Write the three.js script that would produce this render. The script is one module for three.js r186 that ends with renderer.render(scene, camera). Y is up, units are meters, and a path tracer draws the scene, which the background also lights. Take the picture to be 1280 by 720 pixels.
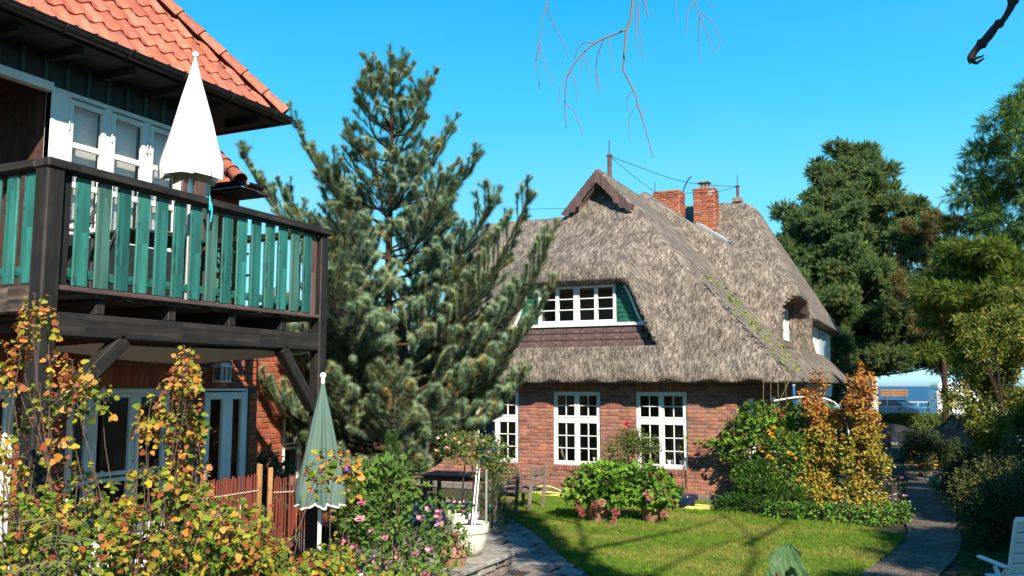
import * as THREE from 'three';
import { mergeGeometries } from 'three/addons/utils/BufferGeometryUtils.js';

// ---------------------------------------------------------------- camera, sky, sun, exposure
const scene = new THREE.Scene(), PI = Math.PI;
const camera = new THREE.PerspectiveCamera(36.25, 1280 / 720, 0.1, 9000);
camera.position.set(0, 2.5, 0);
camera.rotation.order = 'YXZ';
camera.rotation.y = THREE.MathUtils.degToRad(25.3);
camera.rotation.x = THREE.MathUtils.degToRad(6.33);
scene.add(camera);

const renderer = new THREE.WebGLRenderer({ antialias: true });
renderer.setSize(1024, 576);
renderer.toneMapping = THREE.LinearToneMapping;
renderer.toneMappingExposure = 2.15;
renderer.shadowMap.enabled = true;
renderer.shadowMap.type = THREE.PCFSoftShadowMap;

const SUN = new THREE.Vector3(0.93, 0.98, 1.0).normalize();
{
  const W = 512, H = 256, d = new Float32Array(W * H * 4);
  const stops = [[-90, .16, .17, .15], [-3, .2, .24, .25], [0, .46, .78, .86], [4, .34, .73, .87], [10, .17, .61, .84], [17, .06, .47, .78], [25, .017, .345, .71], [45, .010, .22, .56], [90, .008, .15, .44]];
  for (let j = 0; j < H; j++) {
    const e = ((j + .5) / H - .5) * 180;
    let k = 0; while (k < stops.length - 2 && e > stops[k + 1][0]) k++;
    const a = stops[k], b = stops[k + 1], t = Math.min(1, Math.max(0, (e - a[0]) / (b[0] - a[0])));
    for (let i = 0; i < W; i++) {
      const o = (j * W + i) * 4, wisp = e > 0 && e < 30 ? Math.max(0, fbm(i / W, e / 90, 16, 5, 3) - .5) * 1.1 * Math.sin(Math.min(1, e / 5) * Math.PI / 2) * Math.max(0, 1 - e / 26) : 0;
      for (let c = 0; c < 3; c++) d[o + c] = .66 * (a[c + 1] + (b[c + 1] - a[c + 1]) * t + wisp * [.5, .25, .12][c]);
      d[o + 3] = 1;
    }
  }
  const sky = new THREE.DataTexture(d, W, H, THREE.RGBAFormat, THREE.FloatType);
  sky.mapping = THREE.EquirectangularReflectionMapping;
  sky.magFilter = sky.minFilter = THREE.LinearFilter; sky.needsUpdate = true;
  scene.background = sky; scene.environment = sky;
}
const sun = new THREE.DirectionalLight(0xfff1dc, 5.0);
sun.position.copy(SUN).multiplyScalar(60).add(new THREE.Vector3(-5, 0, -14));
sun.target.position.set(-5, 0, -14);
sun.castShadow = true;
sun.shadow.mapSize.set(4096, 4096);
Object.assign(sun.shadow.camera, { left: -30, right: 30, top: 30, bottom: -30, near: 1, far: 140 });
scene.add(sun, sun.target);

// ---------------------------------------------------------------- helpers
const V = (x, y, z) => new THREE.Vector3(x, y, z);

function rngOf(s) { return () => { s |= 0; s = s + 0x6D2B79F5 | 0; let t = Math.imul(s ^ s >>> 15, 1 | s); t = t + Math.imul(t ^ t >>> 7, 61 | t) ^ t; return ((t ^ t >>> 14) >>> 0) / 4294967296; }; }
let rnd = rngOf(7);
const R = (a, b) => a + (b - a) * rnd();
const pick = a => a[Math.floor(rnd() * a.length) % a.length];
const clamp = (x, a, b) => Math.min(b, Math.max(a, x));
function lerp(a, b, t) { return a + (b - a) * t; }
const sstep = (a, b, x) => { const t = clamp((x - a) / (b - a), 0, 1); return t * t * (3 - 2 * t); };
function tableAt(tab, x) { for (let i = 1; i < tab.length; i++) if (x <= tab[i][0]) { const a = tab[i - 1], b = tab[i]; return lerp(a[1], b[1], clamp((x - a[0]) / (b[0] - a[0]), 0, 1)); } return tab[tab.length - 1][1]; }
function hash(i, j, s) { let h = Math.imul(i, 374761393) + Math.imul(j, 668265263) + Math.imul(s, 2147483647 ^ 0x5bd1e995); h = Math.imul(h ^ h >>> 13, 1274126177); return ((h ^ h >>> 16) >>> 0) / 4294967296; }
function vn(x, y, per, s) {          // periodic value noise
  const xi = Math.floor(x), yi = Math.floor(y), fx = x - xi, fy = y - yi, u = fx * fx * (3 - 2 * fx), v = fy * fy * (3 - 2 * fy);
  const m = k => ((k % per) + per) % per;
  const a = hash(m(xi), m(yi), s), b = hash(m(xi + 1), m(yi), s), c = hash(m(xi), m(yi + 1), s), d = hash(m(xi + 1), m(yi + 1), s);
  return lerp(lerp(a, b, u), lerp(c, d, u), v);
}
function fbm(u, v, per, oct, s) { let a = 0, w = .5, t = 0; for (let i = 0; i < oct; i++) { a += w * vn(u * per, v * per, per, s + i); t += w; per *= 2; w *= .5; } return a / t; }
function noise3(x, y, z, s = 1) {
  const xi = Math.floor(x), yi = Math.floor(y), zi = Math.floor(z), f = t => t * t * (3 - 2 * t), u = f(x - xi), v = f(y - yi), w = f(z - zi);
  const h = (a, b, c) => hash(a + c * 57, b - c * 131, s + c * 7);
  return lerp(lerp(lerp(h(xi, yi, zi), h(xi + 1, yi, zi), u), lerp(h(xi, yi + 1, zi), h(xi + 1, yi + 1, zi), u), v), lerp(lerp(h(xi, yi, zi + 1), h(xi + 1, yi, zi + 1), u), lerp(h(xi, yi + 1, zi + 1), h(xi + 1, yi + 1, zi + 1), u), v), w);
}
function tex(W, H, fn, srgb = true, rep = [1, 1]) {   // fn(u, v) -> grey or [r, g, b], 0..1
  const d = new Uint8Array(W * H * 4);
  for (let j = 0; j < H; j++) for (let i = 0; i < W; i++) {
    const c = fn((i + .5) / W, (j + .5) / H), o = (j * W + i) * 4;
    if (typeof c === 'number') d[o] = d[o + 1] = d[o + 2] = clamp(c, 0, 1) * 255; else { d[o] = clamp(c[0], 0, 1) * 255; d[o + 1] = clamp(c[1], 0, 1) * 255; d[o + 2] = clamp(c[2], 0, 1) * 255; }
    d[o + 3] = 255;
  }
  const t = new THREE.DataTexture(d, W, H, THREE.RGBAFormat);
  t.wrapS = t.wrapT = THREE.RepeatWrapping; t.magFilter = THREE.LinearFilter; t.minFilter = THREE.LinearMipmapLinearFilter; t.generateMipmaps = true;
  if (srgb) t.colorSpace = THREE.SRGBColorSpace;
  t.repeat.set(...rep); t.needsUpdate = true; return t;
}
const col = (r, g, b) => new THREE.Color().setRGB(r, g, b);
const std = (c, rough = .8, o = {}) => new THREE.MeshStandardMaterial({ color: Array.isArray(c) ? col(...c) : c, roughness: rough, ...o });
const leafMat = (o = {}) => new THREE.MeshPhysicalMaterial({ color: 0xffffff, roughness: .8, specularIntensity: .35, transmission: .34, thickness: 0, side: THREE.DoubleSide, ...o });

function mesh(name, geo, mat, parent = scene) {
  if (Array.isArray(geo)) geo = join(geo);
  const m = new THREE.Mesh(geo, mat); m.name = parent === scene ? numbered(name) : name;
  m.castShadow = m.receiveShadow = true; parent.add(m); return m;
}
const taken = {};
function numbered(n) { if (!(n in taken)) { taken[n] = 0; return n; } taken[n]++; return n + '_' + String(taken[n]).padStart(3, '0'); }
function thing(name, label, category, pos = [0, 0, 0], turn = 0, group) {
  const g = new THREE.Group(); g.name = numbered(name); g.position.set(...pos); g.rotation.y = turn; scene.add(g);
  return tag(g, label, category, group);
}
function tag(o, label, category, group, kind) { o.userData = { label, category }; if (group) o.userData.group = group; if (kind) o.userData.kind = kind; return o; }
function struct(name, geo, mat, label) { const m = mesh(name, geo, mat); m.userData = { kind: 'structure', label }; return m; }
function part(name, parent, pos = [0, 0, 0], turn = 0) { const g = new THREE.Group(); g.name = name; g.position.set(...pos); g.rotation.y = turn; parent.add(g); return g; }
function copyOf(src, name, pos, turn, label, sc = 1) { const c = src.clone(); c.name = numbered(name); c.position.set(...pos); c.rotation.y = turn; c.scale.setScalar(sc); c.userData = { ...src.userData, label }; scene.add(c); return c; }
function join(list) {
  list = list.filter(Boolean).map(g => g.index ? g.toNonIndexed() : g);
  const all = list.every(g => g.attributes.color);
  for (const g of list) for (const k of Object.keys(g.attributes)) if (!(k === 'position' || k === 'normal' || k === 'uv' || (k === 'color' && all))) g.deleteAttribute(k);
  return list.length === 1 ? list[0] : mergeGeometries(list);
}
function boxUV(g, scale = 1, off = 0) {     // uv in metres from the dominant direction of each face
  if (g.index) g = g.toNonIndexed();
  const p = g.attributes.position, uv = new Float32Array(p.count * 2), a = V(), b = V(), c = V();
  for (let i = 0; i < p.count; i += 3) {
    a.fromBufferAttribute(p, i); b.fromBufferAttribute(p, i + 1).sub(a); c.fromBufferAttribute(p, i + 2).sub(a); b.cross(c);
    const x = Math.abs(b.x), y = Math.abs(b.y), z = Math.abs(b.z);
    for (let k = 0; k < 3; k++) {
      const X = p.getX(i + k), Y = p.getY(i + k), Z = p.getZ(i + k); let u, v;
      if (x >= y && x >= z) { u = Z; v = Y; } else if (y >= z) { u = X; v = Z; } else { u = X; v = Y; }
      uv[(i + k) * 2] = (u + off) * scale; uv[(i + k) * 2 + 1] = (v + off * .7) * scale;
    }
  }
  g.setAttribute('uv', new THREE.BufferAttribute(uv, 2)); return g;
}
function swapUV(g) { const u = g.attributes.uv; for (let i = 0; i < u.count; i++) { const a = u.getX(i); u.setXY(i, u.getY(i), a); } return g; }
// box with chamfered edges, centred; 44 triangles
function cbox(w, h, d, c = .006) {
  c = Math.min(c, w * .3, h * .3, d * .3);
  const X = w / 2, Y = h / 2, Z = d / 2, tri = [];
  const P = (sx, sy, sz, ax) => ax === 0 ? V(sx * X, sy * (Y - c), sz * (Z - c)) : ax === 1 ? V(sx * (X - c), sy * Y, sz * (Z - c)) : V(sx * (X - c), sy * (Y - c), sz * Z);
  const quad = (a, b, e, f) => { const n = b.clone().sub(a).cross(e.clone().sub(a)), m = a.clone().add(b).add(e).add(f); if (n.dot(m) < 0) tri.push(a, f, e, a, e, b); else tri.push(a, b, e, a, e, f); };
  for (const s of [-1, 1]) {
    quad(P(s, -1, -1, 0), P(s, 1, -1, 0), P(s, 1, 1, 0), P(s, -1, 1, 0));
    quad(P(-1, s, -1, 1), P(1, s, -1, 1), P(1, s, 1, 1), P(-1, s, 1, 1));
    quad(P(-1, -1, s, 2), P(1, -1, s, 2), P(1, 1, s, 2), P(-1, 1, s, 2));
    for (const t of [-1, 1]) {
      quad(P(s, t, -1, 0), P(s, t, 1, 0), P(s, t, 1, 1), P(s, t, -1, 1));
      quad(P(s, -1, t, 0), P(s, 1, t, 0), P(s, 1, t, 2), P(s, -1, t, 2));
      quad(P(-1, s, t, 1), P(1, s, t, 1), P(1, s, t, 2), P(-1, s, t, 2));
      for (const r of [-1, 1]) { const a = P(s, t, r, 0), b = P(s, t, r, 1), e = P(s, t, r, 2), n = b.clone().sub(a).cross(e.clone().sub(a)); n.dot(a) < 0 ? tri.push(a, e, b) : tri.push(a, b, e); }
    }
  }
  const g = new THREE.BufferGeometry().setFromPoints(tri); g.computeVertexNormals(); return boxUV(g, 1, 0);
}
function box(w, h, d, x = 0, y = 0, z = 0, c = .006) { return cbox(w, h, d, c).translate(x, y, z); }
// chamfered bar from a to b with section w x t; uv v runs along the bar
function bar(a, b, w, t, c = .006, up = V(0, 1, 0)) {
  const d = b.clone().sub(a), L = d.length(); d.normalize();
  let x = up.clone().cross(d); if (x.lengthSq() < 1e-6) x = V(1, 0, 0).cross(d); x.normalize(); const z = x.clone().cross(d);
  const g = cbox(w, L, t, c), o = rnd() * 5; const u = g.attributes.uv; for (let i = 0; i < u.count; i++) u.setXY(i, u.getX(i) + o, u.getY(i) + o);
  return g.applyMatrix4(new THREE.Matrix4().makeBasis(x, d, z).setPosition(a.clone().add(b).multiplyScalar(.5)));
}
function tube(pts, r, seg = 12, rad = 6, r2) {
  const c = new THREE.CatmullRomCurve3(pts.map(p => p.isVector3 ? p : V(...p)));
  const g = new THREE.TubeGeometry(c, seg, 1, rad, false), p = g.attributes.position, q = V();
  for (let i = 0; i <= seg; i++) { const o = c.getPointAt(i / seg), t = i / seg, k = typeof r === 'function' ? r(t) : lerp(r, r2 ?? r, t);
    for (let j = 0; j <= rad; j++) { const n = i * (rad + 1) + j; q.fromBufferAttribute(p, n).sub(o).multiplyScalar(k).add(o); p.setXYZ(n, q.x, q.y, q.z); } }
  const uv = g.attributes.uv, L = c.getLength(); for (let i = 0; i < uv.count; i++) uv.setXY(i, uv.getY(i) * 4, uv.getX(i) * L);
  return g;
}
function lathe(pts, seg = 28) { return new THREE.LatheGeometry(pts.map(p => new THREE.Vector2(...p)), seg); }
function extr(pts, depth, bevel = 0) { const s = new THREE.Shape(pts.map(p => new THREE.Vector2(...p))); return new THREE.ExtrudeGeometry(s, { depth, bevelEnabled: bevel > 0, bevelSize: bevel, bevelThickness: bevel, bevelSegments: 1, steps: 1, curveSegments: 8 }); }
// poly: [[x, z], ...] flat sheet at height y, uv in metres
function sheet(poly, y) { const g = new THREE.ShapeGeometry(new THREE.Shape(poly.map(([x, z]) => new THREE.Vector2(x, -z)))); g.rotateX(-PI / 2).translate(0, y, 0); const p = g.attributes.position, uv = g.attributes.uv; for (let i = 0; i < p.count; i++) uv.setXY(i, p.getX(i), p.getZ(i)); return g; }
function inside(poly, x, z) { let c = false; for (let i = 0, j = poly.length - 1; i < poly.length; j = i++) { const [xi, zi] = poly[i], [xj, zj] = poly[j]; if ((zi > z) !== (zj > z) && x < (xj - xi) * (z - zi) / (zj - zi) + xi) c = !c; } return c; }
// many copies of a small shape: { p, d (direction of +y), n (roughly +z) or r (spin), s, c }
function scatter(name, parent, geo, mat, items) {
  const m = new THREE.InstancedMesh(geo, mat, items.length), M4 = new THREE.Matrix4(), x = V(), y = V(), z = V();
  items.forEach((it, i) => {
    y.copy(it.d || V(0, 1, 0)).normalize();
    if (it.n) { x.copy(y).cross(it.n); } else { x.set(Math.cos(it.r ?? 0), .01, Math.sin(it.r ?? 0)); x.addScaledVector(y, -x.dot(y)); }
    if (x.lengthSq() < 1e-6) x.set(y.y, -y.x, .3).addScaledVector(y, 0); x.normalize(); z.copy(x).cross(y).normalize(); x.copy(y).cross(z);
    const s = it.s ?? 1; M4.makeBasis(x.multiplyScalar(s * (it.w ?? 1)), y.multiplyScalar(s), z.multiplyScalar(s)).setPosition(it.p);
    m.setMatrixAt(i, M4); if (it.c) m.setColorAt(i, it.c);
  });
  m.name = parent === scene ? numbered(name) : name; m.castShadow = m.receiveShadow = true; m.userData = { kind: 'stuff' }; parent.add(m); return m;
}
function tint(cols, dv = .2) { const c = pick(cols), k = 1 + R(-dv, dv); return col(c[0] * k, c[1] * k * R(.94, 1.06), c[2] * k); }
// a leaf pointing to +y, facing +z, folded along its rib and curled
function leafGeo(L, W, { fold = .25, curl = .25, n = 3, shape = t => Math.sin(PI * Math.pow(t, .8)), stalk = 0 } = {}) {
  const pos = [], idx = [];
  for (let i = 0; i <= n; i++) { const t = i / n, w = W / 2 * Math.max(.02, shape(clamp(t, .02, .98))), y = L * t + stalk, z = -curl * L * t * t; pos.push(-w, y, z + fold * w, 0, y, z, w, y, z + fold * w); }
  for (let i = 0; i < n; i++) { const a = i * 3, b = a + 3; idx.push(a, a + 1, b, a + 1, b + 1, b, a + 1, a + 2, b + 1, a + 2, b + 2, b + 1); }
  const g = new THREE.BufferGeometry(); g.setAttribute('position', new THREE.Float32BufferAttribute(pos, 3)); g.setIndex(idx); g.computeVertexNormals();
  g.setAttribute('uv', new THREE.Float32BufferAttribute(new Float32Array(pos.length / 3 * 2), 2)); return g;
}
function place(g, p, d, s = 1, spin = rnd() * 6.28) { const q = new THREE.Quaternion().setFromUnitVectors(V(0, 1, 0), d.clone().normalize()).multiply(new THREE.Quaternion().setFromAxisAngle(V(0, 1, 0), spin)); return g.clone().applyMatrix4(new THREE.Matrix4().compose(p, q, V(s, s, s))); }
function cluster(n, leaf, rad, upBias = .2) { const l = []; for (let i = 0; i < n; i++) { const d = V(R(-1, 1), R(-1, 1) + upBias, R(-1, 1)).normalize(); l.push(place(leaf, d.clone().multiplyScalar(R(.1, .7) * rad), d.add(V(R(-.5, .5), R(-.5, .5), R(-.5, .5))), R(.7, 1.2))); } return join(l); }
const rdir = (up = 0) => V(R(-1, 1), R(-1, 1) + up, R(-1, 1)).normalize();
// smooth closed surface of sdf(x, y, z) < 0 on a grid
function surfaceNet(sdf, lo, hi, h) {
  const n = [0, 1, 2].map(i => Math.ceil((hi[i] - lo[i]) / h) + 1), [nx, ny, nz] = n, f = new Float32Array(nx * ny * nz), id = (i, j, k) => i + nx * (j + ny * k);
  for (let k = 0; k < nz; k++) for (let j = 0; j < ny; j++) for (let i = 0; i < nx; i++) f[id(i, j, k)] = sdf(lo[0] + i * h, lo[1] + j * h, lo[2] + k * h);
  const map = new Int32Array(nx * ny * nz).fill(-1), pos = [], idx = [];
  const cs = [[0,0,0],[1,0,0],[0,1,0],[1,1,0],[0,0,1],[1,0,1],[0,1,1],[1,1,1]], es = [[0,1],[2,3],[4,5],[6,7],[0,2],[1,3],[4,6],[5,7],[0,4],[1,5],[2,6],[3,7]];
  for (let k = 0; k < nz - 1; k++) for (let j = 0; j < ny - 1; j++) for (let i = 0; i < nx - 1; i++) {
    const v = cs.map(c => f[id(i + c[0], j + c[1], k + c[2])]); let m = 0; for (const q of v) if (q < 0) m++;
    if (m === 0 || m === 8) continue;
    let x = 0, y = 0, z = 0, c = 0;
    for (const [a, b] of es) if ((v[a] < 0) !== (v[b] < 0)) { const t = v[a] / (v[a] - v[b]); x += lerp(cs[a][0], cs[b][0], t); y += lerp(cs[a][1], cs[b][1], t); z += lerp(cs[a][2], cs[b][2], t); c++; }
    map[id(i, j, k)] = pos.length / 3; pos.push(lo[0] + (i + x / c) * h, lo[1] + (j + y / c) * h, lo[2] + (k + z / c) * h);
  }
  const quad = (a, b, c, d, flip) => { if (a < 0 || b < 0 || c < 0 || d < 0) return; flip ? idx.push(a, c, b, a, d, c) : idx.push(a, b, c, a, c, d); };
  for (let k = 1; k < nz - 1; k++) for (let j = 1; j < ny - 1; j++) for (let i = 1; i < nx - 1; i++) {
    const s = f[id(i, j, k)] < 0;
    if (s !== f[id(i + 1, j, k)] < 0) quad(map[id(i, j - 1, k - 1)], map[id(i, j, k - 1)], map[id(i, j, k)], map[id(i, j - 1, k)], !s);
    if (s !== f[id(i, j + 1, k)] < 0) quad(map[id(i - 1, j, k - 1)], map[id(i, j, k - 1)], map[id(i, j, k)], map[id(i - 1, j, k)], s);
    if (s !== f[id(i, j, k + 1)] < 0) quad(map[id(i - 1, j - 1, k)], map[id(i, j - 1, k)], map[id(i, j, k)], map[id(i - 1, j, k)], !s);
  }
  const g = new THREE.BufferGeometry(); g.setAttribute('position', new THREE.Float32BufferAttribute(pos, 3)); g.setIndex(idx); g.computeVertexNormals(); return g;
}
// ---------------------------------------------------------------- materials
const grainTex = tex(128, 512, (u, v) => { const g = fbm(u, v * .06, 32, 3, 3) * .6 + fbm(u, v * .2, 8, 3, 9) * .4; return .72 + .62 * (g - .45) - (fbm(u, v * .3, 16, 4, 77) > .66 ? .16 : 0); });
const darkWoodTex = tex(128, 512, (u, v) => { const g = fbm(u, v * .05, 32, 3, 5), b = fbm(u, v, 8, 4, 12); const k = .5 + .9 * (g - .5) + .5 * (b - .5); return [k * .98, k * .93, k * .88]; });
const woodBump = tex(128, 512, (u, v) => fbm(u, v * .05, 32, 3, 5), false);
const speckTex = tex(256, 256, (u, v) => { const a = fbm(u, v, 16, 4, 21), b = vn(u * 128, v * 128, 128, 4); return .78 + .34 * (a - .5) + (b > .93 ? .12 : 0) - (b < .05 ? .14 : 0); });
const brickBump = tex(256, 256, (u, v) => fbm(u, v, 32, 4, 31), false);
const dirtyWhite = tex(256, 256, (u, v) => { const a = fbm(u, v, 6, 5, 44), b = vn(u * 96, v * 96, 96, 6); const k = .93 + .12 * (a - .5) - (b > .97 ? .12 : 0); return [k, k, k * .985]; });
const mWhite = std([.80, .81, .80], .45, { map: dirtyWhite });
const mDarkWood = std([.046, .038, .033], .75, { map: darkWoodTex, bumpMap: woodBump, bumpScale: .003 });
const mGreyWood = std([.33, .27, .23], .85, { map: darkWoodTex, bumpMap: woodBump, bumpScale: .003 });
const mBrownWood = std([.15, .085, .08], .7, { map: grainTex, bumpMap: woodBump, bumpScale: .002 });
const greens = [[.030, .215, .185], [.034, .235, .2], [.026, .19, .165], [.04, .24, .2], [.075, .21, .175]].map(c => std(c, .55, { map: grainTex, bumpMap: woodBump, bumpScale: .0015 }));
const mGlass = new THREE.MeshPhysicalMaterial({ color: 0xffffff, roughness: .03, transmission: 1, thickness: 0, ior: 1.5 });
const mRoom = std([.16, .14, .12], .95);
const mRoomDark = std([.10, .045, .03], .9, { map: grainTex });
const mortar = std([.44, .38, .33], .95, { map: speckTex });
const mortarRed = std([.16, .11, .09], .95, { map: speckTex });
const brickMats = [[.43, .165, .11], [.47, .19, .125], [.38, .14, .10], [.50, .22, .14], [.30, .12, .095], [.54, .205, .105], [.40, .18, .135]].map(c => std(c, .9, { map: speckTex, bumpMap: brickBump, bumpScale: .004 }));
const brickRowMat = std([1, 1, 1], .9, { map: speckTex, bumpMap: brickBump, bumpScale: .004, vertexColors: true });
const orangeMats = [[.52, .125, .045], [.48, .105, .04], [.56, .15, .055], [.45, .095, .04], [.50, .13, .06], [.34, .10, .055]].map(c => std(c, .85, { map: speckTex, bumpMap: brickBump, bumpScale: .002 }));
const tileTex = tex(256, 256, (u, v) => { const a = fbm(u, v, 8, 4, 51), b = vn(u * 64, v * 64, 64, 8), c = vn(u * 24, v * 24, 24, 15); const w = (b > .84 && a > .42) || (c > .9 && a > .5) ? 1 : 0, k = .82 + .35 * (a - .5); return w ? [1, .93, .86] : [k, k, k]; });
const tileMats = [[.50, .135, .075], [.54, .16, .09], [.44, .11, .06], [.52, .18, .11], [.40, .12, .075]].map((c, i) => std(c, .75, { map: tileTex, bumpMap: brickBump, bumpScale: .0015 }));
const mGutter = std([.045, .04, .04], .4, { metalness: .4, map: speckTex });
const thatchTex = tex(512, 512, (u, v) => { const a = fbm(u, v * .25, 64, 3, 61), b = fbm(u, v, 8, 4, 67), c = vn(u * 256, v * 64, 256, 3); const k = .62 + .7 * (a - .5) + .35 * (b - .5) + .35 * (c - .5); return [k, k * .95, k * .9]; }, true, [.6, .6]);
const thatchBump = tex(512, 512, (u, v) => .6 * fbm(u, v * .25, 64, 3, 61) + .4 * vn(u * 256, v * 64, 256, 3), false, [.6, .6]);
const mThatch = std([.345, .325, .30], 1, { map: thatchTex, bumpMap: thatchBump, bumpScale: .03 });
const mStraw = std([1, 1, 1], .9, { side: THREE.DoubleSide });
const mTerracotta = std([.56, .29, .19], .85, { map: speckTex });
const mPotWhite = std([.66, .63, .56], .45, { map: dirtyWhite });
const mPotBlue = std([.015, .022, .06], .15);
const mBark = std([.17, .10, .065], .95, { map: darkWoodTex, bumpMap: woodBump, bumpScale: .02 });
const mPineBark = std([.34, .19, .10], .95, { map: darkWoodTex, bumpMap: woodBump, bumpScale: .02 });
const mTwig = std([.09, .055, .045], .9);
const mSoil = std([.045, .032, .022], 1, { map: speckTex });
const mStone = [[.34, .32, .29], [.28, .26, .25], [.40, .37, .33], [.24, .20, .18]].map(c => std(c, .95, { map: speckTex, bumpMap: brickBump, bumpScale: .008 }));
const mNeedle = leafMat({ roughness: .6, transmission: .2 });
const mLeaf = leafMat();
const mPetal = leafMat({ roughness: .8, transmission: .35 });
const mSteel = std([.62, .63, .64], .3, { metalness: .7 });
const mBlackMetal = std([.02, .02, .022], .5);
const HANG = [[[[-1.752,5.536,-5.699],[-1.758,5.312,-5.724],[-1.768,5.2,-5.733],[-1.79,5.06,-5.739],[-1.819,4.993,-5.734],[-1.835,4.864,-5.742],[-1.849,4.685,-5.758],[-1.793,4.584,-5.797],[-1.772,4.472,-5.82],[-1.738,4.332,-5.853],[-1.689,4.091,-5.907]],0.011,0.003],[[[-1.819,4.993,-5.734],[-1.893,4.973,-5.724],[-1.977,4.947,-5.71],[-2.052,4.915,-5.7],[-2.14,4.849,-5.689],[-2.208,4.771,-5.689],[-2.255,4.699,-5.698],[-2.277,4.602,-5.721],[-2.297,4.465,-5.751],[-2.299,4.356,-5.786]],0.007,0.003],[[[-2.388,5.683,-5.715],[-2.426,5.331,-5.74],[-2.433,5.284,-5.742],[-2.471,5.155,-5.74],[-2.488,5.037,-5.747],[-2.509,4.92,-5.751],[-2.535,4.832,-5.749]],0.006,0.002],[[[-2.433,5.284,-5.742],[-2.412,5.196,-5.796],[-2.374,5.09,-5.86],[-2.348,4.983,-5.92],[-2.345,4.934,-5.96]],0.004,0.002],[[[-2.488,5.037,-5.747],[-2.456,4.879,-5.747],[-2.429,4.769,-5.741],[-2.364,4.666,-5.75]],0.003,0.002],[[[-2.494,5.008,-5.747],[-2.533,4.901,-5.775],[-2.53,4.764,-5.827],[-2.545,4.703,-5.861]],0.003,0.002],[[[-1.97,4.92,-5.672],[-2.024,4.823,-5.703],[-2.053,4.724,-5.746],[-2.057,4.596,-5.804]],0.005,0.002],[[[-2.027,4.696,-5.672],[-1.999,4.605,-5.675],[-2.006,4.526,-5.659]],0.003,0.002],[[[-1.929,4.937,-5.689],[-1.919,4.825,-5.674],[-1.892,4.664,-5.673]],0.003,0.002],[[[-2.032,4.898,-5.645],[-2.103,4.915,-5.643],[-2.157,4.876,-5.655],[-2.192,4.813,-5.68]],0.004,0.002],[[[-2.081,4.836,-5.629],[-2.069,4.668,-5.656],[-2.065,4.64,-5.661]],0.003,0.002],[[[-2.108,4.819,-5.619],[-2.118,4.696,-5.629]],0.003,0.002],[[[-2.184,4.707,-5.597],[-2.243,4.64,-5.577],[-2.277,4.472,-5.582]],0.003,0.002],[[[-2.184,4.707,-5.597],[-2.159,4.584,-5.623],[-2.159,4.494,-5.635]],0.003,0.002],[[[-2.226,4.472,-5.606],[-2.178,4.416,-5.635],[-2.151,4.332,-5.658],[-2.13,4.248,-5.679]],0.003,0.002],[[[-1.614,5.389,-5.448],[-1.615,5.07,-5.487],[-1.603,5.006,-5.501],[-1.596,4.952,-5.511]],0.01,0.004],[[[-1.777,5.634,-5.898],[-1.789,5.287,-5.935],[-1.789,5.056,-5.963],[-1.772,4.854,-5.996]],0.005,0.002],[[[-1.797,5.229,-5.938],[-1.815,5.056,-5.951],[-1.803,4.882,-5.978]],0.004,0.002],[[[-1.459,5.732,-6.259],[-1.465,5.374,-6.3],[-1.433,5.255,-6.33],[-1.385,5.106,-6.37],[-1.349,4.957,-6.406]],0.006,0.002],[[[-1.433,5.255,-6.33],[-1.457,5.118,-6.368],[-1.452,4.919,-6.429]],0.004,0.002],[[[-1.465,5.374,-6.3],[-1.512,5.285,-6.288],[-1.532,5.106,-6.301]],0.004,0.002],[[[-1.434,5.879,-6.586],[-1.435,5.505,-6.632],[-1.393,5.43,-6.661]],0.004,0.002],[[[-1.644,5.879,-6.487],[-1.662,5.505,-6.525],[-1.658,5.349,-6.546]],0.004,0.002],[[[-1.404,5.243,-6.234],[-1.323,5.155,-6.283],[-1.286,5.037,-6.315],[-1.306,4.949,-6.316]],0.003,0.002],[[[-1.772,4.472,-5.82],[-1.828,4.394,-5.826],[-1.852,4.231,-5.856]],0.003,0.002],[[[-1.793,4.573,-5.798],[-1.837,4.523,-5.805],[-1.858,4.428,-5.829]],0.003,0.002],[[[-1.734,4.315,-5.858],[-1.751,4.394,-5.862],[-1.729,4.456,-5.887]],0.003,0.002]];
const HOOK = [[[0.597,4.655,-4.915],[0.518,4.512,-4.895],[0.466,4.416,-4.882],[0.45,4.376,-4.879],[0.415,4.317,-4.87],[0.381,4.285,-4.858],[0.346,4.237,-4.847],[0.319,4.206,-4.838],[0.292,4.178,-4.829],[0.269,4.146,-4.822],[0.261,4.126,-4.821],[0.271,4.11,-4.827]],[[0.267,4.11,-4.826],[0.282,4.102,-4.833],[0.3,4.114,-4.841],[0.319,4.126,-4.848]],[[0.267,4.115,-4.802],[0.289,4.123,-4.812],[0.307,4.127,-4.82],[0.318,4.134,-4.824]]];
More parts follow.
